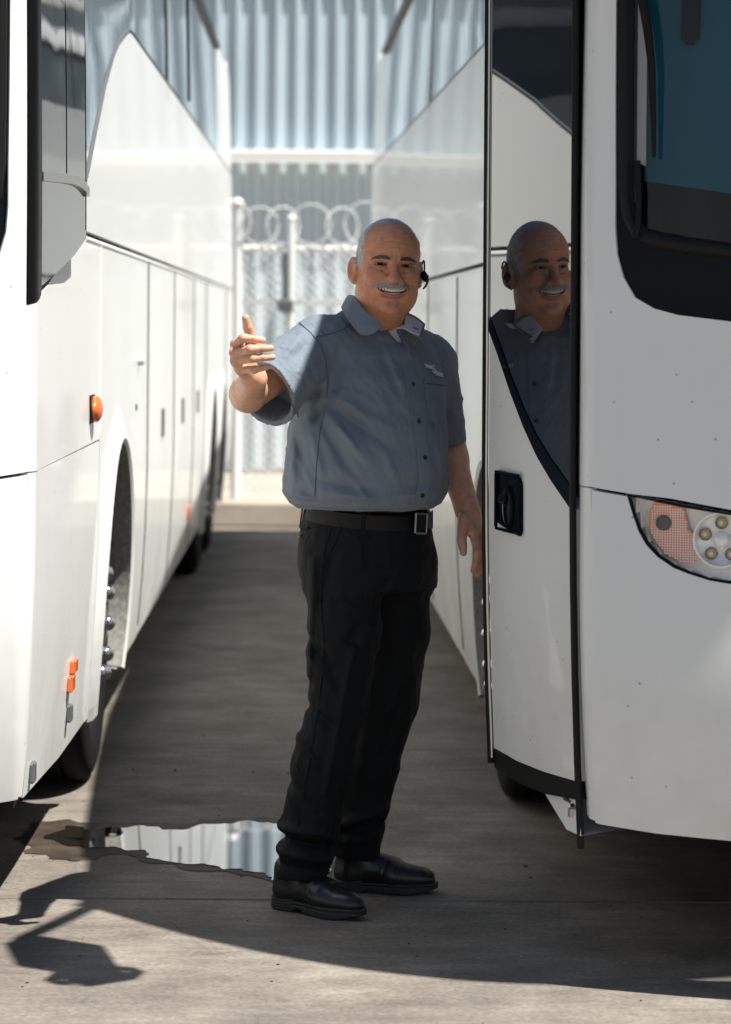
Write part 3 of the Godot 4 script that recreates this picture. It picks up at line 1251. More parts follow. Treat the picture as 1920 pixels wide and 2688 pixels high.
	# windscreen with its mask, as (t, v) down the passage-side half
	var mo := [[1.275, 3.12], [0.6, 3.10], [0.22, 3.02], [0.10, 2.9], [0.066, 2.7], [0.057, 2.212], [0.058, 2.017], [0.060, 1.823], [0.060, 1.725], [0.064, 1.667], [0.077, 1.618], [0.101, 1.574], [0.14, 1.55], [0.189, 1.536], [0.309, 1.521], [0.6, 1.50], [1.275, 1.485]]
	var mask := FT(closed_half(mo))
	mb = MB.new()
	panel(mb, S, sg, fp, us_front, vs, 0.0, 0.02, [mask])
	part("front_panel", mb, M.white, bus)
	var go := [[1.275, 3.115], [0.6, 3.095], [0.22, 3.015], [0.103, 2.9], [0.069, 2.7], [0.060, 2.212], [0.061, 2.017], [0.063, 1.823], [0.071, 1.745], [0.091, 1.706], [0.13, 1.681], [0.208, 1.667], [0.309, 1.655], [0.6, 1.64], [1.275, 1.63]]
	var gi := [[1.275, 3.06], [0.6, 3.04], [0.26, 2.97], [0.14, 2.88], [0.105, 2.7], [0.093, 2.212], [0.094, 1.92], [0.096, 1.784], [0.103, 1.755], [0.114, 1.734], [0.13, 1.722], [0.208, 1.705], [0.309, 1.69], [0.6, 1.675], [1.275, 1.665]]
	mb = MB.new()
	panel(mb, S, sg, mask, us_front, vs, -0.010, 0.0, [FT(closed_half(go))])
	part("windscreen_mask", mb, M.gloss_black, bus)
	# rubber gasket: a rounded bead between the two outlines
	mb = MB.new()
	var a1: Array = closed_half(go)
	var a2: Array = closed_half(gi)
	var rows := []
	for i in a1.size():
		var nx: Array = a1[(i + 1) % a1.size()]
		for k in 4:
			var o := Vector2(a1[i][0], a1[i][1]).lerp(Vector2(nx[0], nx[1]), k / 4.0)
			var nx2: Array = a2[(i + 1) % a2.size()]
			var n := Vector2(a2[i][0], a2[i][1]).lerp(Vector2(nx2[0], nx2[1]), k / 4.0)
			var row := []
			for e in 7:
				var q := o.lerp(n, e / 6.0)
				var uv := Vector2(t2u(q.y, q.x), q.y)
				var nn := pnormal(S, uv, sg)
				var arch := sin(e / 6.0 * PI)
				var flat3: Vector3 = S(uv.x, uv.y)
				row.append([flat3 + nn * (0.017 * pow(arch, 0.6) - 0.006), nn, e])
			rows.append(row)
	var ids := []
	for i in rows.size():
		var row := []
		for e in 7:
			var pa: Vector3 = rows[i][maxi(e - 1, 0)][0]
			var pb: Vector3 = rows[i][mini(e + 1, 6)][0]
			var ta: Vector3 = rows[(i + 1) % rows.size()][e][0] - rows[(i + rows.size() - 1) % rows.size()][e][0]
			var nn := (pb - pa).cross(ta).normalized()
			if nn.dot(rows[i][e][1]) < 0:
				nn = -nn
			row.append(mb.vert(rows[i][e][0], nn))
		ids.append(row)
	for i in ids.size():
		for e in 6:
			mb.quad(ids[i][e], ids[i][e + 1], ids[(i + 1) % ids.size()][e + 1], ids[(i + 1) % ids.size()][e])
	part("windscreen_gasket", mb, M.rubber, bus)
	mb = MB.new()
	panel(mb, S, sg, FT(closed_half(gi)), us_front, vs, -0.008, 0.0)
	part("windscreen", mb, M.windshield, bus)
	build_cab(bus, sg, us_front, vs)
	if not is_left:
		build_lamp(bus, sg, us_front, vs, ho, lift)
	# far side, tail
	mb = MB.new()
	panel(mb, S, sg, V2([[far_u(LEN, 1.5), 0.32], [far_u(0.38, 1.0), 0.32], [far_u(0.38, 1.5), 3.2], [far_u(LEN, 1.5), 3.2]]), steps(-18.0, -2.3, 0.5) + [-2.2], vs, -0.004, 0.0, [])
	part("far_side", mb, M.white_plain, bus)
	mb = MB.new()
	mb.flat([B(0.02, LEN, 0.5), B(2 * HW - 0.02, LEN, 0.5), B(2 * HW - 0.05, LEN, 3.35), B(0.05, LEN, 3.35)], Vector3(0, 0, -1))
	part("tail", mb, M.white_plain, bus)
	if is_left:
		left_details(bus, sg)
	else:
		build_door(bus)
	side_details(bus, sg)

func closed_half(a: Array) -> Array:   # an outline that starts and ends on the centre line
	var r := a.duplicate()
	for i in range(a.size() - 2, 0, -1):
		r.append([2.0 * HW - a[i][0], a[i][1]])
	return r

func build_wheel(bus: Node3D, o: Vector3, ax: Vector3) -> void:
	var w := Node3D.new()
	w.name = "wheel"
	bus.add_child(w, true)
	w.position = -bus.position
	var t := MB.new()
	t.lathe(o, ax, [[0.285, 0.09], [0.30, 0.115], [0.33, 0.130], [0.36, 0.134], [0.40, 0.140], [0.41, 0.137], [0.45, 0.138], [0.475, 0.130], [0.492, 0.118], [0.50, 0.10], [0.50, 0.062], [0.486, 0.058], [0.486, 0.048], [0.50, 0.044], [0.50, 0.006], [0.486, 0.004], [0.486, -0.004], [0.50, -0.006], [0.50, -0.10], [0.485, -0.13], [0.40, -0.14], [0.29, -0.12]], 56)
	part("tyre", t, M.tyre, w)
	var r := MB.new()
	r.lathe(o, ax, [[0.29, 0.10], [0.286, 0.118], [0.278, 0.118], [0.265, 0.085], [0.245, 0.05], [0.225, 0.055], [0.21, 0.076], [0.14, 0.078], [0.0, 0.078]], 48)
	part("rim", r, M.steel, w)
	var h := MB.new()
	h.lathe(o, ax, [[0.115, 0.078], [0.112, 0.10], [0.095, 0.140], [0.075, 0.150], [0.068, 0.162], [0.045, 0.17], [0.0, 0.173]], 36)
	part("hub_cap", h, M.chrome, w)
	for k in 10:
		var a := TAU * (k + 0.3) / 10
		var q := o + Vector3(0, cos(a), sin(a)) * 0.168
		var n := MB.new()
		n.lathe(q, ax, [[0.031, 0.078], [0.031, 0.10], [0.025, 0.104], [0.0265, 0.113], [0.0265, 0.156], [0.024, 0.170], [0.016, 0.180], [0.006, 0.184], [0.0, 0.1845]], 18)
		part("lug_nut_cover", n, M.chrome, w)

func build_cab(bus: Node3D, sg: float, us: Array, vs: Array) -> void:
	var mb := MB.new()
	mb.box(B(HW, 1.05, 1.58), Vector3(2.3, 0.16, 0.9), Basis.IDENTITY, Color.WHITE, 0.05)
	mb.box(B(HW, 1.45, 1.30), Vector3(2.4, 0.5, 0.1))
	part("dashboard", mb, M.dark, bus)
	mb = MB.new()
	mb.box(B(HW, 2.3, 2.2), Vector3(2.44, 2.0, 0.04))
	part("cab_bulkhead", mb, M.dark, bus)
	# sun shade behind the windscreen, lower edge sloping towards the middle
	mb = MB.new()
	panel(mb, S, sg, FT([[0.104, 1.83], [0.5, 1.765], [1.2, 1.70], [1.2, 3.0], [0.104, 2.90]]), us, vs, -0.055, 0.004)
	part("sun_shade", mb, M.shade, bus)
	mb = MB.new()
	panel(mb, S, sg, FT([[0.098, 1.87], [0.116, 1.86], [0.118, 2.9], [0.098, 2.9]]), us, vs, -0.02, 0.004)
	part("window_pillar_trim", mb, M.white_plain, bus)
	var wp := MB.new()
	var p := []
	for q in [[0.10, 2.36, 0.03], [0.120, 2.22, 0.035], [0.131, 2.154, 0.035], [0.140, 2.066, 0.03], [0.142, 1.96, 0.022], [0.143, 1.876, 0.018]]:
		var uv := Vector2(t2u(q[1], q[0]), q[1])
		p.append(S(uv.x, uv.y) + pnormal(S, uv, sg) * q[2])
	wp.tube(p, [0.011, 0.011, 0.010, 0.008, 0.006, 0.004], 8)
	p = []
	for q in [[0.108, 1.87, 0.012], [0.112, 1.80, 0.014], [0.112, 1.74, 0.016], [0.108, 1.70, 0.02]]:
		var uv := Vector2(t2u(q[1], q[0]), q[1])
		p.append(S(uv.x, uv.y) + pnormal(S, uv, sg) * q[2])
	wp.tube(p, 0.007, 8)
	part("wiper", wp, M.black_trim, bus)
	var mr := MB.new()
	var uv2 := Vector2(t2u(2.2, 0.20), 2.22)
	var o := S(uv2.x, uv2.y) + pnormal(S, uv2, sg) * -0.05
	mr.box(o, Vector3(0.042, 0.19, 0.03), Basis(Vector3.BACK, 0.03 * sg), Color.WHITE, 0.012)
	mr.box(o + Vector3(0, 0, 0.012), Vector3(0.026, 0.15, 0.014), Basis.IDENTITY, Color.WHITE, 0.004)
	part("inside_mirror", mr, M.rubber, bus)

func build_lamp(bus: Node3D, sg: float, us: Array, vs: Array, ho: Array, lift: float) -> void:
	var inn := [[0.097, 1.138], [0.107, 1.139], [0.143, 1.132], [0.208, 1.12], [0.257, 1.113], [0.309, 1.106], [0.42, 1.09], [0.51, 1.068], [0.55, 1.045], [0.54, 1.0], [0.49, 0.975], [0.40, 0.964], [0.309, 0.966], [0.257, 0.972], [0.218, 0.984], [0.187, 0.997], [0.156, 1.018], [0.133, 1.044], [0.117, 1.074], [0.106, 1.106]]
	var h := MB.new()
	panel(h, S, sg, FT(ho), us, vs, -0.004, 0.03, [FT(inn)])
	var lamp := part("headlight", h, M.gloss_black, bus)
	var mb := MB.new()
	panel(mb, S, sg, FT(inn), us, vs, -0.05, 0.0)
	for i in inn.size():   # side walls of the bowl
		var a: Array = inn[i]
		var b: Array = inn[(i + 1) % inn.size()]
		var q := []
		for e in [[a, -0.004], [b, -0.004], [b, -0.05], [a, -0.05]]:
			var uv := Vector2(t2u(e[0][1], e[0][0]), e[0][1])
			q.append(S(uv.x, uv.y) + pnormal(S, uv, sg) * e[1])
		mb.flat(q, (q[1] - q[0]).cross(q[3] - q[0]).normalized())
	part("reflector_bowl", mb, M.lamp_bowl, lamp)
	mb = MB.new()
	var am := [[0.137, 1.129], [0.169, 1.124], [0.194, 1.118], [0.202, 1.09], [0.206, 1.07], [0.216, 1.064], [0.221, 1.03], [0.232, 1.008], [0.215, 1.0], [0.185, 1.004], [0.159, 1.018], [0.138, 1.044], [0.127, 1.07], [0.124, 1.093], [0.128, 1.114]]
	panel(mb, S, sg, FT(am), us, vs, -0.030, 0.012)
	part("indicator_reflector", mb, M.amber_grid, lamp)
	mb = MB.new()   # rows of small prisms over the indicator
	var amp := FT(am)
	for i in 22:
		for j in 26:
			var q := Vector2(0.122 + i * 0.0053, 0.998 + j * 0.0053)
			var uv := Vector2(t2u(q.y, q.x), q.y)
			if Geometry2D.is_point_in_polygon(uv, amp) and Geometry2D.is_point_in_polygon(uv + Vector2(0.004, 0.004), amp):
				var nn := pnormal(S, uv, sg)
				mb.box(S(uv.x, uv.y) + nn * -0.0285, Vector3(0.0036, 0.0036, 0.0035))
	part("prism_grid", mb, M.prism, lamp)
	mb = MB.new()
	var uvb := Vector2(t2u(1.085, 0.157), 1.085)
	var nb := pnormal(S, uvb, sg)
	var ob := S(uvb.x, uvb.y)
	mb.lathe(ob - nb * 0.032, nb, [[0.017, 0.0], [0.017, 0.010], [0.013, 0.014], [0.012, 0.006], [0.0, 0.006]], 24)
	part("bulb_socket", mb, M.bulb_dark, lamp)
	var uvd := Vector2(t2u(1.052, 0.275), 1.052)
	var nd := pnormal(S, uvd, sg)
	var od := S(uvd.x, uvd.y)
	mb = MB.new()
	mb.lathe(od - nd * 0.045, nd, [[0.0, 0.012], [0.050, 0.014], [0.053, 0.018], [0.056, 0.030], [0.060, 0.030], [0.062, 0.0]], 44)
	part("led_cluster", mb, M.lamp_bowl, lamp)
	mb = MB.new()
	mb.lathe(od - nd * 0.045, nd, [[0.019, 0.012], [0.017, 0.026], [0.010, 0.032], [0.0, 0.034]], 28)
	part("cluster_dome", mb, M.lamp_bowl, lamp)
	var right := nd.cross(Vector3.UP).normalized()
	for k in 5:
		var a := TAU * (k + 0.25) / 5
		var q := od - nd * 0.03 + right * cos(a) * 0.037 + Vector3.UP * sin(a) * 0.037
		mb = MB.new()
		mb.lathe(q, nd, [[0.0145, -0.004], [0.014, 0.004], [0.012, 0.006], [0.010, 0.001], [0.005, 0.001]], 20)
		part("led_ring", mb, M.led_ring, lamp)
		mb = MB.new()
		mb.lathe(q, nd, [[0.006, 0.0], [0.005, 0.005], [0.0, 0.0065]], 14)
		part("led", mb, M.led, lamp)
	mb = MB.new()
	panel(mb, S, sg, FT(inn), us, vs, -0.003, 0.0)
	part("lens", mb, M.clear, lamp)

func left_details(bus: Node3D, sg: float) -> void:
	var mk := func(called: String, w: float, y: float, s: Vector3, m: Material, bev: float) -> MeshInstance3D:
		var mb := MB.new()
		mb.box(S(w, y) + Vector3(sg * s.x * 0.42, 0, 0), s, Basis.IDENTITY, Color.WHITE, bev)
		return part(called, mb, m, bus)
	# orange marker lamp: a rounded shell on a dark base
	var mb := MB.new()
	var o := S(1.72, 1.215)
	mb.box(o + Vector3(0.0, 0, 0), Vector3(0.010, 0.082, 0.145), Basis.IDENTITY, Color.WHITE, 0.004)
	var base := part("marker_lamp", mb, M.black_trim, bus)
	mb = MB.new()
	for i in 2:
		var rr := Vector3(0.020, 0.038, 0.068)
		mb.ball(o + Vector3(0.012, 0, 0), rr, Basis.IDENTITY, 24)
		break
	part("marker_lens", mb, M.amber, base)
	mk.call("side_reflector", 1.335, 0.535, Vector3(0.016, 0.036, 0.085), M.amber, 0.004)
	mk.call("side_reflector", 1.29, 0.495, Vector3(0.016, 0.042, 0.085), M.amber, 0.004)
	mk.call("panel_latch", 1.32, 0.41, Vector3(0.016, 0.046, 0.05), M.grey_plastic, 0.004)
	mk.call("panel_latch", 0.455, 0.40, Vector3(0.014, 0.048, 0.05), M.grey_plastic, 0.004)
	mb = MB.new()
	for w in [3.55]:
		mb.lathe(S(w, 1.33), Vector3(1, 0, 0), [[0.02, -0.01], [0.02, 0.014], [0.014, 0.022], [0.0, 0.023]], 20)
	part("panel_knob", mb, M.white_plain, bus)
	mb = MB.new()
	mb.lathe(S(3.46, 1.165), Vector3(1, 0, 0), [[0.012, -0.01], [0.012, 0.004], [0.0, 0.004]], 16)
	part("panel_lock", mb, M.black_trim, bus)

func side_details(bus: Node3D, sg: float) -> void:
	for w in [4.95, 6.45, 7.9]:
		var mb := MB.new()
		mb.box(S(w, 1.055) + Vector3(sg * 0.002, 0, 0), Vector3(0.012, 0.115, 0.075), Basis.IDENTITY, Color.WHITE, 0.003)
		part("door_latch", mb, M.grey_plastic, bus)
	var mb := MB.new()
	mb.box(S(7.3, 0.52) + Vector3(sg * 0.006, 0, 0), Vector3(0.016, 0.06, 0.10), Basis.IDENTITY, Color.WHITE, 0.004)
	part("side_reflector", mb, M.amber, bus)
	if sg < 0:
		mb = MB.new()
		mb.lathe(S(3.9, 1.2), Vector3(-1, 0, 0), [[0.018, -0.01], [0.018, 0.012], [0.0, 0.016]], 16)
		part("panel_knob", mb, M.white_plain, bus)
		mb = MB.new()
		mb.lathe(S(3.85, 1.03), Vector3(-1, 0, 0), [[0.012, -0.01], [0.012, 0.004], [0.0, 0.004]], 16)
		part("panel_lock", mb, M.black_trim, bus)

# ---- the passenger door, swung out a little about its front edge
const DA := Vector2(0.401, 6.372)
const DB := Vector2(0.556, 5.748)

func D(s: float, y: float) -> Vector3:
	var f := s / 0.642
	var p := DA.lerp(DB, f)
	var nn := Vector2(-0.969, -0.245)
	p += nn * (0.001 * sin(clampf(f, 0.0, 1.0) * PI) - 0.02 * pow(maxf(0.0, (1.2 - y) / 0.8), 2.0))
	return P(p.x, y, p.y)

func build_door(bus: Node3D) -> void:
	var us := steps(0.0, 0.642, 0.03)
	var vs := steps(0.3, 2.5, 0.1)
	var sg := 1.0
	if pnormal(D, Vector2(0.3, 1.5), 1.0).x > 0:
		sg = -1.0
	var sw := [[0.022, 1.452], [0.10, 1.39], [0.2, 1.302], [0.3, 1.225], [0.4, 1.16], [0.5, 1.11], [0.63, 1.055]]
	var low := V2([[0.022, 0.425], [0.2, 0.422], [0.4, 0.43], [0.63, 0.447]])
	for i in range(sw.size() - 1, -1, -1):
		low.append(Vector2(sw[i][0], sw[i][1] - 0.004))
	var mb := MB.new()
	panel(mb, D, sg, low, us, vs, 0.0, 0.035)
	var door := part("door", mb, M.white, bus)
	var up := V2(sw)
	up.append(Vector2(0.63, 2.42))
	up.append(Vector2(0.022, 2.42))
	mb = MB.new()
	panel(mb, D, sg, up, us, vs, 0.002, 0.012)
	part("door_glass", mb, M.door_glass, door)
	# matt band of black along the lower edge of the glass
	var band := V2(sw)
	for i in range(sw.size() - 1, -1, -1):
		band.append(Vector2(sw[i][0], sw[i][1] + 0.035 + 0.015 * i / 6.0))
	mb = MB.new()
	panel(mb, D, sg, band, us, vs, 0.0045, 0.0)
	part("glass_border", mb, M.gloss_black, door)
	mb = MB.new()   # back of the door
	panel(mb, D, sg, V2([[0.0, 0.40], [0.63, 0.42], [0.63, 2.42], [0.0, 2.42]]), us, vs, -0.04, 0.0)
	part("door_lining", mb, M.dark, door)
	for e in [[0.004, 0.385, 0.008, M.rubber], [0.017, 0.40, 0.004, M.alu], [0.637, 0.30, 0.008, M.rubber]]:
		var p := []
		for y in steps(e[1], 2.42, 0.2):
			p.append(D(e[0], y) + P(-0.004 if e[0] < 0.1 else 0.0, 0, 0))
		mb = MB.new()
		mb.tube(p, e[2], 8)
		part("door_seal", mb, e[3], door)
	mb = MB.new()
	panel(mb, D, sg, V2([[0.010, 0.375], [0.2, 0.368], [0.4, 0.378], [0.63, 0.405], [0.625, 0.443], [0.4, 0.426], [0.2, 0.418], [0.010, 0.421]]), us, steps(0.36, 0.46, 0.02), -0.002, 0.02)
	part("rubber_skirt", mb, M.rubber, door)
	# recessed handle
	var hs := V2([[0.115, 0.985], [0.278, 0.965], [0.292, 0.978], [0.292, 1.085], [0.278, 1.103], [0.128, 1.113], [0.115, 1.10]])
	mb = MB.new()
	panel(mb, D, sg, hs, us, vs, 0.008, 0.02)
	var hd := part("handle", mb, M.gloss_black, door)
	var n := pnormal(D, Vector2(0.2, 1.04), sg)
	var dir := (D(0.25, 1.04) - D(0.15, 1.04)).normalized()
	var bs := Basis(dir, Vector3.UP, dir.cross(Vector3.UP))
	mb = MB.new()
	for b in [[0.205, 1.108, 0.175, 0.008], [0.205, 0.972, 0.175, 0.008]]:
		mb.box(D(b[0], b[1]) + n * 0.012, Vector3(b[2], b[3], 0.008), bs, Color.WHITE, 0.002)
	for b in [[0.118, 1.04, 0.008, 0.13], [0.289, 1.035, 0.010, 0.12]]:
		mb.box(D(b[0], b[1]) + n * 0.012, Vector3(b[2], b[3], 0.008), bs, Color.WHITE, 0.002)
	part("handle_rim", mb, M.gloss_black, hd)
	mb = MB.new()
	mb.ball(D(0.21, 1.03) + n * 0.010, Vector3(0.035, 0.052, 0.012), bs, 20)
	mb.box(D(0.205, 1.048) + n * 0.022, Vector3(0.05, 0.022, 0.012), bs, Color.WHITE, 0.004)
	part("handle_paddle", mb, M.gloss_black, hd)
	mb = MB.new()
	panel(mb, S, -1.0, V2([[0.39, 2.50], [1.06, 2.50], [1.06, 3.2], [0.39, 3.2]]), steps(0.38, 1.06, 0.05), steps(2.4, 3.2, 0.1), -0.01, 0.02)
	part("door_header", mb, M.side_glass, bus)
	# step edge below the door
	mb = MB.new()
	mb.flat([P(0.50, 0.40, 6.22), P(0.578, 0.425, 5.80), P(0.578, 0.33, 5.74), P(0.555, 0.325, 5.84)], Vector3(-1, 0, 0.3).normalized())
	mb.flat([P(0.555, 0.325, 5.84), P(0.578, 0.33, 5.74), P(0.70, 0.34, 5.8), P(0.66, 0.40, 6.2), P(0.50, 0.40, 6.22)], Vector3.DOWN)
	part("step_edge", mb, M.white_plain, bus)
	mb = MB.new()
	mb.box(P(0.568, 0.385, 5.86), Vector3(0.012, 0.012, 0.09), Basis(Vector3.UP, 0.25), Color.WHITE, 0.003)
	mb.box(P(0.566, 0.372, 5.82), Vector3(0.02, 0.03, 0.02), Basis(Vector3.RIGHT, 0.5), Color.WHITE, 0.004)
	part("step_bracket", mb, M.alu, bus)
	mb = MB.new()
	mb.box(P(0.86, 1.8, 6.15), Vector3(0.02, 2.7, 0.75))
	mb.box(P(0.98, 1.8, 6.56), Vector3(0.78, 2.7, 0.02))
	part("stairwell", mb, M.dark, bus)
	# rear-view mirror hanging ahead of the roof corner
	var arm := MB.new()
	arm.tube([B(0.22, 0.42, 3.26), B(0.10, 0.18, 3.20), B(-0.06, 0.02, 3.02), B(-0.15, -0.02, 2.68)], 0.024, 10)
	var mirror := part("mirror_arm", arm, M.black_trim, bus)
	var hsng := MB.new()
	hsng.box(B(-0.15, -0.02, 2.54), Vector3(0.15, 0.34, 0.34), Basis(Vector3.UP, 0.25), Color.WHITE, 0.06)
	hsng.box(B(-0.10, -0.18, 2.44), Vector3(0.22, 0.14, 0.14), Basis(Vector3.UP, 0.6), Color.WHITE, 0.05)
	part("mirror_housing", hsng, M.white_plain, mirror)

# ---- the driver: one skin mesh from distance fields; clothes are meshes of their own around it
const LAT := Vector3(0.743, 0, -0.669)   # towards his left
const FWD := Vector3(0.669, 0, 0.743)    # where his chest faces
var hb := Basis.IDENTITY
var hi_ := Basis.IDENTITY
var hc := Vector3.ZERO
var torso_tab := []
var shirt_folds := []
var hand_r := {}
var hand_l := {}
var fno := FastNoiseLite.new()

func sd_head(p: Vector3) -> float:
	var q := hi_ * (p - hc)
	var x := absf(q.x)
	var s := Vector3(x, q.y, q.z)
	var d := ell(q, Vector3(0, 0.034, -0.014), Vector3(0.0775, 0.0965, 0.099))
	d = smin(d, ell(q, Vector3(0, 0.050, 0.030), Vector3(0.064, 0.062, 0.058)), 0.03)
	d = smin(d, ell(q, Vector3(0, -0.045, 0.016), Vector3(0.069, 0.078, 0.070)), 0.03)
	d = smin(d, ell(s, Vector3(0.040, -0.056, 0.020), Vector3(0.0320, 0.042, 0.048)), 0.025)
	d = smin(d, ell(q, Vector3(0, -0.096, 0.062), Vector3(0.029, 0.020, 0.026)), 0.018)
	d = smin(d, ell(q, Vector3(-0.004, -0.108, 0.018), Vector3(0.046, 0.026, 0.044)), 0.02)
	var neck := cap(q, Vector3(-0.006, -0.07, -0.022), Vector3(-0.024, -0.20, -0.085), 0.064, 0.074)
	d = smin(d, neck, 0.03)
	if d > 0.05:
		return d - 0.03
	# ears
	var c := s - Vector3(0.0855, -0.003, -0.020)
	var e := Vector3(c.x * 0.87 + c.z * 0.49, c.y, c.x * 0.49 - c.z * 0.87)
	var ear := ell(e, Vector3.ZERO, Vector3(0.0085, 0.0325, 0.0185))
	ear = smin(ear, (s - Vector3(0.0820, -0.031, -0.008)).length() - 0.0085, 0.01)
	ear = smax(ear, -ell(e, Vector3(0.008, 0.003, -0.001), Vector3(0.0085, 0.021, 0.0115)), 0.005)
	d = smin(d, ear, 0.007)
	if q.z < 0.02:
		return d
	d = smin(d, ell(s, Vector3(0.041, -0.016, 0.063), Vector3(0.026, 0.021, 0.023)), 0.016)
	d = smin(d, cap(s, Vector3(0.010, 0.0275, 0.0840), Vector3(0.047, 0.0285, 0.0655), 0.0105, 0.009), 0.011)
	d = smax(d, -ell(s, Vector3(0.033, 0.012, 0.104), Vector3(0.017, 0.0095, 0.017)), 0.012)
	d = smin(d, cap(q, Vector3(0, 0.020, 0.086), Vector3(0, -0.018, 0.1045), 0.0080, 0.0125), 0.010)
	d = smin(d, ell(q, Vector3(0, -0.0235, 0.106), Vector3(0.0165, 0.0125, 0.0155)), 0.007)
	d = smin(d, ell(s, Vector3(0.0165, -0.0265, 0.0945), Vector3(0.0095, 0.0100, 0.0125)), 0.006)
	d = smax(d, -ell(s, Vector3(0.0085, -0.0365, 0.103), Vector3(0.0045, 0.004, 0.007)), 0.004)
	# lids round the eyes, then the narrowed openings
	d = smin(d, (s - Vector3(0.033, 0.0125, 0.0705)).length() - 0.0152, 0.004)
	d = smin(d, cap(s, Vector3(0.022, 0.000, 0.083), Vector3(0.044, 0.002, 0.074), 0.0045, 0.004), 0.006)
	var oy := 0.0125 - 4.0 * (x - 0.033) * (x - 0.033)
	d = maxf(d, -maxf(maxf(absf(q.y - oy) - 0.0035 * (1.0 - pow(absf(x - 0.033) / 0.0155, 2.0)), absf(x - 0.033) - 0.0148), 0.072 - q.z))
	# muzzle, folds beside the nose, dimple lines
	d = smin(d, ell(q, Vector3(0, -0.042, 0.082), Vector3(0.036, 0.018, 0.019)), 0.014)
	d = smax(d, -cap(s, Vector3(0.023, -0.021, 0.0985), Vector3(0.053, -0.046, 0.080), 0.0042, 0.0046), 0.006)
	d = smax(d, -cap(s, Vector3(0.053, -0.050, 0.079), Vector3(0.052, -0.078, 0.072), 0.0036, 0.002), 0.006)
	for wl in [[0.050, 0.018, 0.070, 0.064, 0.026, 0.055], [0.051, 0.012, 0.070, 0.066, 0.013, 0.054], [0.050, 0.006, 0.071, 0.064, 0.000, 0.057]]:
		d = smax(d, -cap(s, Vector3(wl[0], wl[1], wl[2]), Vector3(wl[3], wl[4], wl[5]), 0.0016, 0.0010), 0.004)
	d = smax(d, -cap(s, Vector3(0.020, -0.0055, 0.0865), Vector3(0.047, -0.003, 0.073), 0.0016, 0.0012), 0.004)
	for k in 3:
		var fy := 0.058 + k * 0.013 - 3.0 * x * x
		d += 0.0011 * exp(-pow((q.y - fy) / 0.0022, 2.0)) * smoothstep(0.048, 0.025, x)
	d -= 0.0007 * fno.get_noise_3d(q.x * 90.0, q.y * 90.0, q.z * 90.0)
	# furrows between the brows
	d = smax(d, -cap(s, Vector3(0.0075, 0.026, 0.0985), Vector3(0.006, 0.044, 0.0965), 0.0030, 0.0018), 0.004)
	# smiling mouth
	var my := -0.0540 + 5.0 * x * x
	var hh := 0.0064 * (1.0 - pow(minf(x / 0.0375, 1.0), 2.0)) + 0.0010
	var lip_z := 0.0985 - 14.0 * x * x
	var low := maxf(Vector2(q.y - (my - hh - 0.0034), (q.z - lip_z + 0.0085) * 0.8).length() - 0.0052, x - 0.033)
	d = smin(d, low, 0.006)
	var upl := maxf(Vector2(q.y - (my + hh + 0.003), (q.z - lip_z + 0.0055) * 0.8).length() - 0.0052, x - 0.034)
	d = smin(d, upl, 0.006)
	d = maxf(d, -maxf(maxf(absf(q.y - my) - hh, x - 0.0370), 0.070 - 8.0 * x * x - q.z))
	d = smax(d, -cap(q, Vector3(-0.012, -0.079, 0.0915), Vector3(0.012, -0.079, 0.0915), 0.004, 0.004), 0.008)
	return d

func hairy(q: Vector3) -> float:   # how much hair grows at a point of the scalp (head coordinates)
	var x := absf(q.x)
	var line := 0.038 - 0.026 * smoothstep(0.075, 0.10, q.y) + 0.034 * smoothstep(0.098, 0.120, q.y) - 0.012 * smoothstep(0.03, 0.0, q.y)
	line += 0.004 * sin(q.y * 300.0 + q.x * 170.0)
	var f := smoothstep(0.012, -0.004, q.z - line)
	var low := -0.055 if q.z < -0.045 else (0.006 if q.z > -0.012 else lerpf(-0.055, 0.02, (q.z + 0.045) / 0.033))
	f *= smoothstep(low - 0.006, low + 0.008, q.y)
	if x > 0.0825 and q.y < 0.035 and q.z > -0.05:
		f = 0.0
	return f

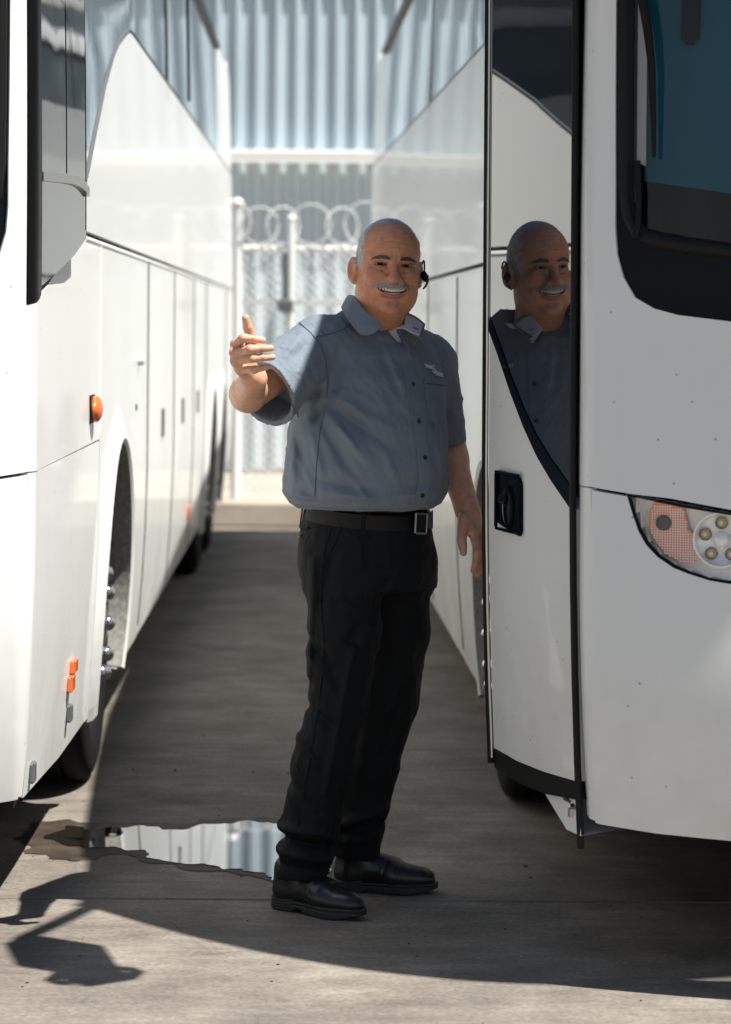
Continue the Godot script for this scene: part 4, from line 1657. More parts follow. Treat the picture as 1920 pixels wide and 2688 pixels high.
func skin_tint(p: Vector3, nn: Vector3) -> Color:
	var q := hi_ * (p - hc)
	var base := Color(0.66, 0.295, 0.165)
	var k := 1.0 + 0.22 * fno.get_noise_3d(p.x * 45.0, p.y * 45.0, p.z * 45.0) + 0.16 * fno.get_noise_3d(p.x * 400.0, p.y * 400.0, p.z * 400.0)
	if q.length() > 0.19:
		# nails
		for h in [hand_r, hand_l]:
			for f in h.fingers:
				var t: Vector3 = f.tip
				var v := p - t
				if v.length() < 0.014:
					var along: float = v.dot(f.dir)
					var up: float = v.dot(f.back)
					if up > 0.0042 and along > -0.006 and along < 0.0065 and absf(v.dot(f.dir.cross(f.back))) < 0.0055:
						return Color(0.62, 0.38, 0.30)
		for h in [hand_r, hand_l]:
			for fb in h.bones:
				for j in 2:
					var jt: Vector3 = fb[j][1]
					var dv: Vector3 = p - jt
					var al: float = dv.dot((fb[j][1] - fb[j][0]).normalized())
					if dv.length() < 0.016:
						k *= 1.0 - 0.22 * exp(-pow(al / 0.0016, 2.0)) - 0.12 * exp(-pow((absf(al) - 0.004) / 0.0014, 2.0))
		return Color(0.66 * k, 0.355 * k, 0.235 * k)
	var x := absf(q.x)
	if q.z > 0.03:
		var my := -0.0540 + 5.0 * x * x
		var hh := 0.0064 * (1.0 - pow(minf(x / 0.0375, 1.0), 2.0)) + 0.0010
		if q.z < 0.088 - 9.0 * x * x and absf(q.y - my) < hh + 0.0015 and x < 0.0375:
			return Color(0.055, 0.014, 0.010)
		var lipk := smoothstep(0.011, 0.007, absf(q.y - (my - hh - 0.0035))) * smoothstep(0.036, 0.028, x)
		lipk = maxf(lipk, 0.8 * smoothstep(0.006, 0.003, absf(q.y - (my + hh + 0.002))) * smoothstep(0.036, 0.03, x))
		base = base.lerp(Color(0.47, 0.165, 0.115), lipk * 0.85)
		var ch := exp(-(pow((x - 0.042) / 0.022, 2.0) + pow((q.y + 0.016) / 0.02, 2.0)))
		base = base.lerp(Color(0.52, 0.20, 0.125), 0.55 * ch)
		var ns := exp(-(pow(x / 0.02, 2.0) + pow((q.y + 0.022) / 0.016, 2.0)))
		base = base.lerp(Color(0.52, 0.19, 0.12), 0.5 * ns)
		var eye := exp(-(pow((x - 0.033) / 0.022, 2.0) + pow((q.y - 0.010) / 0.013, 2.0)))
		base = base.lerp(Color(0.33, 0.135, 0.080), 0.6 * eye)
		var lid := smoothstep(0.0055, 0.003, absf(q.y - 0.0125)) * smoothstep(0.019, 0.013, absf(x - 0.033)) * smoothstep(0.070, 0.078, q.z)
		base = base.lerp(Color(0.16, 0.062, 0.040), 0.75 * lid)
		var beard := exp(-(pow(x / 0.04, 2.0) + pow((q.y + 0.085) / 0.022, 2.0)))
		base = base.lerp(Color(0.40, 0.20, 0.14), 0.35 * beard)
	var h := hairy(q)
	base = base.lerp(Color(0.46, 0.42, 0.39), 0.68 * h)
	return Color(base.r * k, base.g * k, base.b * k)

func make_hand(w: Vector3, elbow: Vector3, fr: float, er: float, fingers: Array, thumb: Array, back: Vector3) -> Dictionary:
	var h := {"w": w, "elbow": elbow, "fr": fr, "er": er, "bones": [], "palm": [], "fingers": []}
	for i in fingers.size():
		var f: Array = fingers[i]
		var dip: Vector3 = f[1].lerp(f[2], 0.52)
		dip += back * 0.0035
		var r: float = [0.0098, 0.0099, 0.0095, 0.0085][i]
		h.palm.append([w, f[0], 0.0185, 0.0135])
		h.bones.append([[f[0], f[1], r * 1.14, r * 1.05], [f[1], dip, r * 1.05, r * 0.94], [dip, f[2], r * 0.94, r * 0.80]])
		var dir: Vector3 = (f[2] - dip).normalized()
		var bk := (back - dir * back.dot(dir)).normalized()
		h.fingers.append({"tip": f[2] - dir * 0.001, "dir": dir, "back": bk})
	h.palm.append([fingers[0][0], fingers[3][0], 0.0125, 0.0115])
	h.palm.append([w.lerp(fingers[3][0], 0.35), w.lerp(fingers[0][0], 0.5), 0.0185, 0.0165])
	h.thumb = [[thumb[0], thumb[1], 0.0165, 0.0125], [thumb[1], thumb[1].lerp(thumb[2], 0.52), 0.0122, 0.0112], [thumb[1].lerp(thumb[2], 0.52), thumb[2], 0.0114, 0.0092]]
	var td: Vector3 = (thumb[2] - thumb[1]).normalized()
	h.fingers.append({"tip": thumb[2] - td * 0.001, "dir": td, "back": thumb[3]})
	return h

func sd_hand(p: Vector3, h: Dictionary) -> float:
	var arm := cap(p, h.elbow, h.w, h.er, h.fr)
	var mid: Vector3 = h.elbow.lerp(h.w, 0.28)
	arm = smin(arm, cap(p, h.elbow, mid, h.er, h.er * 0.97), 0.02)
	var d := 1.0
	for b in h.palm:
		d = smin(d, cap(p, b[0], b[1], b[2], b[3]), 0.008)
	d = smin(d, arm, 0.022)
	if d > 0.16:
		return d - 0.10
	var t := 1.0
	for b in h.thumb:
		t = smin(t, cap(p, b[0], b[1], b[2], b[3]), 0.003)
	d = smin(d, t, 0.010)
	var f := 1.0
	for fb in h.bones:
		var one := 1.0
		for b in fb:
			one = smin(one, cap(p, b[0], b[1], b[2], b[3]), 0.002)
		one = smin(one, (p - fb[0][1]).length() - fb[0][3] * 1.09, 0.003)
		one = smin(one, (p - fb[0][0]).length() - fb[0][2] * 1.13, 0.005)
		f = minf(f, one)
	d = smin(d, f, 0.006)
	return d

func prof(p: Vector3, tab: Array) -> float:
	var n := tab.size()
	var y := clampf(p.y, tab[0][0], tab[n - 1][0])
	var i := 0
	while i < n - 2 and tab[i + 1][0] < y:
		i += 1
	var lo: Array = tab[i]
	var hi: Array = tab[i + 1]
	var f: float = (y - lo[0]) / (hi[0] - lo[0])
	f = f * f * (3.0 - 2.0 * f) * 0.5 + f * 0.5
	var q := Vector3(p.x - lerpf(lo[1], hi[1], f), 0, p.z + lerpf(lo[2], hi[2], f))
	var a := lerpf(lo[3], hi[3], f)
	var b := lerpf(lo[4], hi[4], f)
	var u := q.dot(LAT) / a
	var v := q.dot(FWD) / b
	var k0 := sqrt(u * u + v * v)
	if k0 < 0.2:
		return maxf(-minf(a, b) * 0.8, absf(p.y - y) - 0.001)
	var k1 := sqrt(u * u / (a * a) + v * v / (b * b))
	var d := k0 * (k0 - 1.0) / k1
	var out := absf(p.y - y)
	return maxf(d, out) if out > 0.0 and d < 0.0 else sqrt(maxf(d, 0.0) * maxf(d, 0.0) + out * out) if out > 0.0 else d

var sh_r := Vector3.ZERO
var sh_l := Vector3.ZERO
var cuff_r := Vector3.ZERO
var cuff_l := Vector3.ZERO

func sd_shirt(p: Vector3) -> float:
	var d := prof(p, torso_tab)
	d = smin(d, cap(p, sh_r + Vector3(0.03, -0.01, 0), sh_l - Vector3(0.03, 0.01, 0), 0.066, 0.066), 0.05)
	d = smin(d, cap(p, P(0.1400, 1.4841, 6.600), sh_r, 0.050, 0.055), 0.04)
	d = smin(d, cap(p, P(0.1469, 1.4841, 6.600), sh_l, 0.050, 0.055), 0.04)
	# sleeves: cloth tubes cut at the cuff and open there
	var ax := (cuff_r - sh_r).normalized()
	var far := cuff_r + ax * 0.1
	var srs := cap(p, sh_r, far, 0.076, 0.092)
	var along := (p - cuff_r).dot((ax + Vector3(-0.25, 0.02, 0.2)).normalized())
	var al := (cuff_l - sh_l).normalized()
	var sls := cap(p, sh_l, cuff_l + al * 0.1, 0.074, 0.064)
	var along2 := (p - cuff_l).dot(al)
	d = smin(d, maxf(srs, along), 0.028)
	d = smin(d, maxf(sls, along2), 0.022)
	var dis := 0.0
	if absf(d) < 0.04:
		for f in shirt_folds:
			if not f[5].has_point(Vector2(p.x, p.y)):
				continue
			var a: Vector2 = f[0]
			var b: Vector2 = f[1]
			var q := Vector2(p.x, p.y) - a
			var e := b - a
			var h := clampf(q.dot(e) / e.length_squared(), 0.0, 1.0)
			var dist: float = (q - e * h).length() / f[3]
			if dist < 2.5:
				dis += f[2] * exp(-dist * dist) * sin(PI * clampf(h, 0.06, 0.94)) * smoothstep(f[4] - 0.04, f[4] + 0.04, p.z)
		dis += 0.0050 * fno.get_noise_3d(p.x * 13.0 + p.y * 5.0, p.y * 6.0, p.z * 13.0)
		var ac := (p.x * 0.72 + p.y * 0.69) * 13.0
		var al2 := (p.x * 0.69 - p.y * 0.72) * 3.2
		var rg := 1.0 - absf(fno.get_noise_3d(ac, al2, p.z * 9.0))
		rg = rg * rg
		dis += 0.0052 * rg * rg * rg * smoothstep(-0.1, 0.35, fno.get_noise_3d(p.x * 5.0 + 9.0, p.y * 4.0, p.z * 5.0))
		dis += 0.0018 * fno.get_noise_3d(p.x * 42.0 + p.y * 20.0, p.y * 18.0, p.z * 42.0)
	d -= dis
	d = smax(d, along, 0.003) if (p - sh_r).dot(ax) > 0.06 and srs < 0.05 else d
	d = smax(d, along2, 0.003) if (p - sh_l).dot(al) > 0.06 and sls < 0.04 else d
	d = maxf(d, -maxf(srs - dis + 0.0145, -0.09 - along))
	d = maxf(d, -maxf(sls - dis + 0.0145, -0.05 - along2))
	# open neck
	if p.z > -6.50 and p.y > 1.39:
		var vl := (Vector2(p.x, p.y) - Vector2(0.1885, 1.4105)).dot(Vector2(-0.768, -0.640))
		var vr := (Vector2(p.x, p.y) - Vector2(0.1935, 1.4105)).dot(Vector2(0.995, -0.10))
		d = maxf(d, -maxf(vl, vr))
	# neck opening
	d = smax(d, -cap(p, P(0.1437, 1.4771, 6.560), P(0.1650, 1.5968, 6.500), 0.063, 0.080), 0.012)
	return d

var legs := []
var pelvis := []
var leg_folds := []

func sd_trousers(p: Vector3) -> float:
	var d := prof(p, pelvis)
	var lo := 1.0
	for leg in legs:
		var one := 1.0
		for i in leg.size() - 1:
			one = smin(one, cap(p, leg[i][0], leg[i + 1][0], leg[i][1], leg[i + 1][1]), 0.018)
		one = maxf(one, leg[-1][0].y - p.y - leg[-1][2] * (p.x - leg[-1][0].x))
		lo = smin(lo, one, 0.012)
	d = smin(d, lo, 0.05)
	if absf(d) < 0.03:
		for f in leg_folds:
			if not f[6].has_point(Vector2(p.x, p.y)):
				continue
			var a: Vector2 = f[0]
			var b: Vector2 = f[1]
			var q := Vector2(p.x, p.y) - a
			var e := b - a
			var h := clampf(q.dot(e) / e.length_squared(), 0.0, 1.0)
			var dist: float = (q - e * h).length() / f[3]
			if dist < 2.5:
				d -= f[2] * exp(-dist * dist) * smoothstep(f[4] - 0.03, f[4] + 0.03, p.z) * smoothstep(f[5] + 0.03, f[5] - 0.03, p.z)
		var rg := 1.0 - absf(fno.get_noise_3d((p.x + p.y * 0.35) * 15.0, p.y * 5.0, p.z * 12.0))
		rg = rg * rg
		d -= 0.0045 * rg * rg * rg * smoothstep(0.0, 0.4, fno.get_noise_3d(p.x * 5.0 + 3.0, p.y * 3.5, p.z * 5.0))
		d -= 0.0055 * fno.get_noise_3d(p.x * 11.0, p.y * 4.5, p.z * 11.0) + 0.0018 * fno.get_noise_3d(p.x * 40.0, p.y * 16.0, p.z * 40.0)
	return d

var shoe_o := Vector3.ZERO
var shoe_b := Basis.IDENTITY

func sd_upper(p: Vector3) -> float:
	var q := shoe_b.inverse() * (p - shoe_o)   # x along the foot, y up, z sideways
	var s := Vector3(q.x, q.y, absf(q.z) * 0.92)
	var d := cap(s, Vector3(0.046, 0.050, 0), Vector3(0.055, 0.098, 0), 0.034, 0.040)
	d = smin(d, cap(s, Vector3(0.05, 0.045, 0), Vector3(0.15, 0.052, 0), 0.033, 0.036), 0.02)
	d = smin(d, cap(s, Vector3(0.08, 0.085, 0), Vector3(0.165, 0.056, 0), 0.030, 0.026), 0.02)
	d = smin(d, cap(s, Vector3(0.165, 0.038, 0.008), Vector3(0.232, 0.036, 0.0), 0.036, 0.029), 0.022)
	d = smin(d, cap(s, Vector3(0.20, 0.036, 0), Vector3(0.250, 0.034, 0), 0.032, 0.022), 0.015)
	# creases across the vamp, facing edges and toe seam
	d += 0.0010 * exp(-pow((q.x - 0.185 + 0.25 * q.z) / 0.006, 2.0)) * smoothstep(0.05, 0.06, q.y)
	d += 0.0008 * exp(-pow((q.x - 0.200 - 0.2 * q.z) / 0.006, 2.0)) * smoothstep(0.045, 0.06, q.y)
	d -= 0.0016 * smoothstep(0.002, -0.002, q.x - 0.135 - 0.25 * (q.y - 0.05)) 
	return smax(d, 0.020 - q.y, 0.006)

func sd_sole(p: Vector3) -> float:
	var q := shoe_b.inverse() * (p - shoe_o)
	var s := Vector3(q.x, 0, q.z)
	var d := cap(s, Vector3(0.042, 0, 0), Vector3(0.10, 0, 0), 0.039, 0.036)
	d = smin(d, cap(s, Vector3(0.10, 0, 0), Vector3(0.19, 0, 0.004), 0.036, 0.047), 0.01)
	d = smin(d, cap(s, Vector3(0.19, 0, 0.004), Vector3(0.247, 0, 0), 0.047, 0.033), 0.01)
	var under := 0.0
	if q.x > 0.082 and q.x < 0.125:
		under = 0.010 * sin((q.x - 0.082) / 0.043 * PI)
	elif q.x > 0.22:
		under = (q.x - 0.22) * 0.22
	var top := 0.028 if q.x > 0.085 else 0.033
	if q.x < 0.085:
		d += 0.0012 * (0.5 + 0.5 * cos(q.y * TAU / 0.0075))
	else:
		d += 0.0018 * exp(-pow((q.y - 0.019) / 0.0022, 2.0))
	return smax(d, maxf(under - q.y, q.y - top), 0.003)

# height of a cloth's front at (x, y), found along z
func front(f: Callable, xy: Vector2, z0 := -6.0) -> Vector3:
	var p := Vector3(xy.x, xy.y, z0)
	for i in 90:
		var d: float = f.call(p)
		if d < 0.0006:
			break
		p.z -= clampf(d * 0.7, 0.0006, 0.05)
	return p

func grad(f: Callable, p: Vector3, e := 0.003) -> Vector3:
	return Vector3(f.call(p + Vector3(e, 0, 0)) - f.call(p - Vector3(e, 0, 0)), f.call(p + Vector3(0, e, 0)) - f.call(p - Vector3(0, e, 0)), f.call(p + Vector3(0, 0, e)) - f.call(p - Vector3(0, 0, e))).normalized()

func smooth_path(pts: Array, n: int) -> Array:
	var c := Curve2D.new()
	for i in pts.size():
		var t: Vector2 = (pts[mini(i + 1, pts.size() - 1)] - pts[maxi(i - 1, 0)]) * 0.17
		c.add_point(pts[i], -t, t)
	var r := []
	for i in n + 1:
		r.append(c.sample_baked(c.get_baked_length() * i / n))
	return r

# a seam: a fine cord lying in the cloth along a path
func seam(called: String, f: Callable, pts: Array, r: float, lift: float, m: Material, parent: Node3D, n := 26) -> void:
	var p3 := []
	for q in smooth_path(pts, n):
		var s := front(f, q)
		p3.append(s + grad(f, s) * lift)
	var mb := MB.new()
	mb.tube(p3, r, 5, false)
	part(called, mb, m, parent)

# a sheet between two edge paths, lying on a cloth (lift per row) and given thickness
func leaf(f: Callable, a: Array, b: Array, rows: int, cols: int, lift: Callable) -> MB:
	var mb := MB.new()
	var pa := smooth_path(a, cols)
	var pb := smooth_path(b, cols)
	var g := []
	for j in rows + 1:
		var row := []
		for i in cols + 1:
			var q: Vector2 = pa[i].lerp(pb[i], float(j) / rows)
			var s := front(f, q)
			row.append(s + grad(f, s, 0.006) * float(lift.call(float(i) / cols, float(j) / rows)))
		g.append(row)
	sheet(mb, g, 0.0022)
	return mb

func sheet(mb: MB, g: Array, thick: float) -> void:
	var rows := g.size() - 1
	var cols: int = g[0].size() - 1
	var top := []
	var bot := []
	for j in rows + 1:
		var r1 := []
		var r2 := []
		for i in cols + 1:
			var du: Vector3 = g[j][mini(i + 1, cols)] - g[j][maxi(i - 1, 0)]
			var dv: Vector3 = g[mini(j + 1, rows)][i] - g[maxi(j - 1, 0)][i]
			var nn := du.cross(dv).normalized()
			if nn.z < 0:
				nn = -nn
			r1.append(mb.vert(g[j][i], nn, Vector2(g[j][i].x, g[j][i].y)))
			r2.append(mb.vert(g[j][i] - nn * thick, -nn, Vector2(g[j][i].x, g[j][i].y)))
		top.append(r1)
		bot.append(r2)
	for j in rows:
		for i in cols:
			mb.quad(top[j][i], top[j][i + 1], top[j + 1][i + 1], top[j + 1][i])
			mb.quad(bot[j][i], bot[j][i + 1], bot[j + 1][i + 1], bot[j + 1][i])
	for j in rows:
		for i in [0, cols]:
			var nn: Vector3 = (g[j][i] - g[j][1 if i == 0 else cols - 1]).normalized()
			mb.flat([mb.v[top[j][i]], mb.v[top[j + 1][i]], mb.v[bot[j + 1][i]], mb.v[bot[j][i]]], nn)
	for i in cols:
		for j in [0, rows]:
			var nn: Vector3 = (g[j][i] - g[1 if j == 0 else rows - 1][i]).normalized()
			mb.flat([mb.v[top[j][i]], mb.v[top[j][i + 1]], mb.v[bot[j][i + 1]], mb.v[bot[j][i]]], nn)

func strand(mb: MB, p: Vector3, nn: Vector3, dir: Vector3, length: float, wide: float, rise: float, col: Color) -> void:
	var d := (dir - nn * dir.dot(nn)).normalized()
	var s := d.cross(nn).normalized()
	var m := p + d * length * 0.55 + nn * rise
	var t := p + d * length + nn * rise * 0.55
	var up := (nn + d * 0.2).normalized()
	var a := mb.vert(p - s * wide - nn * 0.0005, up, Vector2.ZERO, col)
	var b := mb.vert(p + s * wide - nn * 0.0005, up, Vector2.ZERO, col)
	var c := mb.vert(m + s * wide * 0.8, up, Vector2.ZERO, col)
	var e := mb.vert(m - s * wide * 0.8, up, Vector2.ZERO, col)
	var f := mb.vert(t, up, Vector2.ZERO, col)
	mb.quad(a, b, c, e)
	mb.tri(e, c, f)

func build_person() -> void:
	fno.noise_type = FastNoiseLite.TYPE_SIMPLEX_SMOOTH
	fno.frequency = 1.0
	fno.seed = 4
	hb = Basis(Vector3.UP, deg_to_rad(9.0)) * Basis(Vector3.BACK, deg_to_rad(-3.5))
	hi_ = hb.inverse()
	hc = P(0.1583, 1.597, 6.50)
	sh_r = P(-0.0158, 1.4049, 6.470)
	sh_l = P(0.2695, 1.3613, 6.680)
	cuff_r = P(-0.1424, 1.2902, 6.300)
	cuff_l = P(0.3053, 1.1512, 6.700)
	torso_tab = [[1.002, 0.108, 6.53, 0.178, 0.170], [1.014, 0.108, 6.53, 0.198, 0.189], [1.040, 0.106, 6.53, 0.211, 0.203], [1.10, 0.108, 6.525, 0.209, 0.202], [1.18, 0.112, 6.53, 0.207, 0.192], [1.26, 0.120, 6.545, 0.203, 0.176], [1.32, 0.126, 6.555, 0.198, 0.158], [1.38, 0.130, 6.565, 0.182, 0.134], [1.43, 0.135, 6.575, 0.14, 0.105], [1.46, 0.138, 6.585, 0.09, 0.085]]
	# pale folds and shaded valleys of the shirt: from, to, height, half width, nearest depth
	shirt_folds = [
		[Vector2(-0.0067, 1.2608), Vector2(0.1313, 1.1049), 0.015, 0.013, -6.6], [Vector2(-0.0134, 1.2296), Vector2(0.0957, 1.0582), -0.014, 0.011, -6.6],
		[Vector2(-0.0334, 1.2051), Vector2(0.0022, 1.0715), 0.010, 0.010, -6.7], [Vector2(-0.0623, 1.1884), Vector2(-0.0490, 1.0827), -0.010, 0.010, -6.8],
		[Vector2(-0.0801, 1.1662), Vector2(-0.0712, 1.0448), 0.009, 0.010, -6.8], [Vector2(0.0134, 1.2652), Vector2(0.1781, 1.1495), -0.013, 0.012, -6.6],
		[Vector2(0.0312, 1.2830), Vector2(0.1959, 1.1918), 0.009, 0.013, -6.6], [Vector2(0.0278, 1.2274), Vector2(0.0890, 1.1383), 0.007, 0.008, -6.6],
		[Vector2(-0.0223, 1.0515), Vector2(0.1581, 1.0293), 0.015, 0.011, -6.6], [Vector2(-0.0334, 1.0805), Vector2(0.1358, 1.0582), -0.010, 0.009, -6.6],
		[Vector2(-0.0890, 1.0437), Vector2(-0.0089, 1.0270), 0.012, 0.010, -6.9], [Vector2(0.0557, 1.1049), Vector2(0.1135, 1.0337), 0.008, 0.008, -6.6],
		[Vector2(0.2616, 1.2552), Vector2(0.2950, 1.1383), -0.008, 0.009, -6.6], [Vector2(0.2760, 1.2329), Vector2(0.3005, 1.0827), 0.009, 0.009, -6.6],
		[Vector2(0.1670, 1.0337), Vector2(0.2894, 1.0515), 0.010, 0.009, -6.6], [Vector2(0.1781, 1.0604), Vector2(0.2671, 1.0827), -0.006, 0.009, -6.6],
		[Vector2(-0.0334, 1.4255), Vector2(-0.0723, 1.3721), -0.007, 0.008, -6.5], [Vector2(-0.0534, 1.4389), Vector2(-0.1024, 1.3721), 0.008, 0.009, -6.5],
		[Vector2(-0.0167, 1.3832), Vector2(-0.0890, 1.2552), 0.009, 0.010, -6.5], [Vector2(0.0045, 1.3220), Vector2(-0.0646, 1.2274), -0.009, 0.009, -6.5],
		[Vector2(-0.0045, 1.2919), Vector2(-0.0534, 1.2140), 0.008, 0.007, -6.5], [Vector2(0.0134, 1.2775), Vector2(-0.0334, 1.2107), -0.015, 0.010, -6.6],
		[Vector2(0.0890, 1.4166), Vector2(0.0223, 1.2608), 0.006, 0.015, -6.6], [Vector2(0.1280, 1.4333), Vector2(0.1837, 1.3053), -0.006, 0.011, -6.6],
		[Vector2(0.1447, 1.4166), Vector2(0.2059, 1.2830), 0.005, 0.009, -6.6], [Vector2(0.0445, 1.4055), Vector2(0.0111, 1.3275), -0.006, 0.010, -6.6],
		[Vector2(-0.0723, 1.1495), Vector2(-0.0223, 1.0549), 0.006, 0.007, -6.7], [Vector2(0.1336, 1.1940), Vector2(0.1892, 1.0493), 0.006, 0.014, -6.6]]
	var W := P(-0.1644, 1.3325, 6.060)
	hand_r = make_hand(W, P(-0.1844, 1.2899, 6.310), 0.031, 0.042, [
		[P(-0.2021, 1.4121, 5.990), P(-0.1864, 1.4279, 5.955), P(-0.1411, 1.4227, 5.965)],
		[P(-0.2049, 1.3934, 5.980), P(-0.1696, 1.4021, 5.945), P(-0.1224, 1.4050, 5.965)],
		[P(-0.2030, 1.3746, 5.985), P(-0.1656, 1.3814, 5.950), P(-0.1184, 1.3842, 5.970)],
		[P(-0.1920, 1.3546, 6.000), P(-0.1599, 1.3551, 5.970), P(-0.1300, 1.3612, 5.980)]],
		[P(-0.1681, 1.3823, 6.040), P(-0.1701, 1.4297, 6.000), P(-0.1811, 1.4735, 5.985), Vector3(-0.6, 0.1, 0.8).normalized()], Vector3(-0.25, 0.15, 0.95).normalized())
	hand_l = make_hand(P(0.3684, 0.9914, 6.620), P(0.3179, 1.1667, 6.720), 0.031, 0.043, [
		[P(0.3816, 0.9355, 6.570), P(0.3916, 0.8897, 6.545), P(0.3819, 0.8410, 6.555)],
		[P(0.3971, 0.9366, 6.600), P(0.4085, 0.8867, 6.580), P(0.3928, 0.8267, 6.585)],
		[P(0.4105, 0.9377, 6.630), P(0.4179, 0.8878, 6.620), P(0.4041, 0.8325, 6.620)],
		[P(0.4170, 0.9399, 6.660), P(0.4228, 0.8982, 6.660), P(0.4120, 0.8524, 6.655)]],
		[P(0.3593, 0.9691, 6.580), P(0.3520, 0.9235, 6.550), P(0.3563, 0.8863, 6.545), Vector3(-0.3, 0.1, 0.95).normalized()], Vector3(0.75, 0.15, 0.6).normalized())
	legs = [
		[[P(0.0587, 0.8855, 6.490), 0.094, 0.0], [P(0.0584, 0.6972, 6.460), 0.085], [P(0.0381, 0.5189, 6.450), 0.073], [P(0.0034, 0.3618, 6.450), 0.075], [P(-0.0258, 0.1916, 6.460), 0.072], [P(-0.0438, 0.0860, 6.460), 0.065, -0.08]],
		[[P(0.1842, 0.8740, 6.620), 0.094, 0.0], [P(0.1914, 0.6771, 6.630), 0.083], [P(0.1640, 0.4911, 6.640), 0.078], [P(0.1249, 0.3278, 6.650), 0.072], [P(0.0950, 0.1755, 6.660), 0.068], [P(0.0893, 0.0900, 6.670), 0.060, 0.12]]]
	pelvis = [[0.80, 0.118, 6.55, 0.182, 0.150], [0.86, 0.114, 6.545, 0.184, 0.160], [0.93, 0.110, 6.54, 0.170, 0.160], [0.992, 0.108, 6.535, 0.160, 0.151]]
	leg_folds = [
		[Vector2(-0.1002, 0.1856), Vector2(0.0223, 0.1700), -0.018, 0.010, -6.56, 0.0], [Vector2(-0.1069, 0.1522), Vector2(0.0200, 0.1344), 0.014, 0.012, -6.56, 0.0], [Vector2(-0.1024, 0.2123), Vector2(0.0056, 0.2056), 0.014, 0.011, -6.56, 0.0], [Vector2(-0.0890, 0.1199), Vector2(0.0167, 0.1088), -0.007, 0.008, -6.56, 0.0],
		[Vector2(0.0557, 0.1900), Vector2(0.1647, 0.2234), 0.017, 0.012, -7.0, -6.56], [Vector2(0.0557, 0.1655), Vector2(0.1536, 0.1856), -0.016, 0.009, -7.0, -6.56], [Vector2(0.0668, 0.1422), Vector2(0.1447, 0.1555), 0.008, 0.008, -7.0, -6.56],
		[Vector2(-0.0223, 0.8712), Vector2(-0.0334, 0.5929), 0.010, 0.011, -6.6, 0.0], [Vector2(0.0223, 0.8823), Vector2(0.0000, 0.7822), -0.008, 0.009, -6.6, 0.0],
		[Vector2(0.0779, 0.6597), Vector2(0.0111, 0.3035), 0.010, 0.010, -6.5, 0.0], [Vector2(0.1670, 0.8267), Vector2(0.0668, 0.6820), -0.012, 0.014, -6.6, 0.0], [Vector2(0.2003, 0.8601), Vector2(0.0890, 0.7265), 0.008, 0.012, -6.6, 0.0],
		[Vector2(-0.0334, 0.6820), Vector2(0.0278, 0.6152), -0.010, 0.011, -6.6, 0.0], [Vector2(-0.0401, 0.6486), Vector2(0.0223, 0.5707), 0.007, 0.009, -6.6, 0.0], [Vector2(-0.0490, 0.5262), Vector2(0.0278, 0.4705), -0.009, 0.011, -6.6, 0.0], [Vector2(-0.0612, 0.4371), Vector2(-0.0111, 0.3815), 0.009, 0.011, -6.6, 0.0], [Vector2(-0.0779, 0.3258), Vector2(-0.0056, 0.2590), -0.007, 0.010, -6.6, 0.0],
		[Vector2(0.2337, 0.6486), Vector2(0.1781, 0.4816), 0.008, 0.012, -7.0, -6.5], [Vector2(0.2059, 0.5262), Vector2(0.1558, 0.3703), -0.008, 0.012, -7.0, -6.5]]
	for list in [shirt_folds, leg_folds]:
		for f in list:
			f.append(Rect2(f[0], Vector2.ZERO).expand(f[1]).grow(f[3] * 2.5))
	var who := thing("person", "smiling grey-haired man with moustache in slate blue shirt, beckoning between the coaches", "person", P(0.08, 0, 6.52))
	# skin
	var mb := MB.new()
	mb.colored = true
	nets(mb, sd_head, hc + Vector3(-0.125, -0.185, -0.15), hc + Vector3(0.125, 0.14, 0.14), 0.0021, skin_tint)
	var head_n := mb.v.size()
	for h in [hand_r, hand_l]:
		var lo: Vector3 = h.w
		var hi: Vector3 = h.w
		for f in h.fingers:
			lo = lo.min(f.tip); hi = hi.max(f.tip)
		for q in [h.elbow]:
			lo = lo.min(q - Vector3.ONE * 0.035); hi = hi.max(q + Vector3.ONE * 0.035)
		nets(mb, sd_hand.bind(h), lo - Vector3.ONE * 0.03, hi + Vector3.ONE * 0.03, 0.0027, skin_tint)
	var core := func(p: Vector3) -> float:
		var d := prof(p, torso_tab) + 0.038
		d = smin(d, cap(p, sh_r, sh_l, 0.045, 0.045), 0.04)
		d = smin(d, cap(p, sh_r, hand_r.elbow, 0.048, 0.044), 0.02)
		d = smin(d, cap(p, sh_l, hand_l.elbow, 0.048, 0.041), 0.02)
		d = smin(d, prof(p, pelvis) + 0.026, 0.02)
		for leg in legs:
			for i in leg.size() - 1:
				d = smin(d, cap(p, leg[i][0], leg[i + 1][0], leg[i][1] - 0.022, leg[i + 1][1] - 0.024), 0.02)
		return d
	nets(mb, core, P(-0.27, 0.09, 6.86), P(0.44, 1.47, 6.22), 0.014, skin_tint)
	part("body", mb, M.skin, who)
	# eyes
	for sx in [-1.0, 1.0]:
		var e := MB.new()
		e.colored = true
		var o := hc + hb * Vector3(0.033 * sx, 0.0125, 0.0705)
		var look := (Vector3(0, 1.46, 0) - o).normalized()
		e.ball(o, Vector3.ONE * 0.0126, Basis.IDENTITY, 30)
		for i in e.v.size():
			var a := e.n[i].angle_to(look)
			e.c[i] = Color(0.008, 0.006, 0.005) if a < 0.27 else (Color(0.020, 0.010, 0.006) if a < 0.62 else Color(0.34, 0.29, 0.26))
		part("eye", e, M.eye, who)
	# teeth: rounded blocks along the smile
	var te := MB.new()
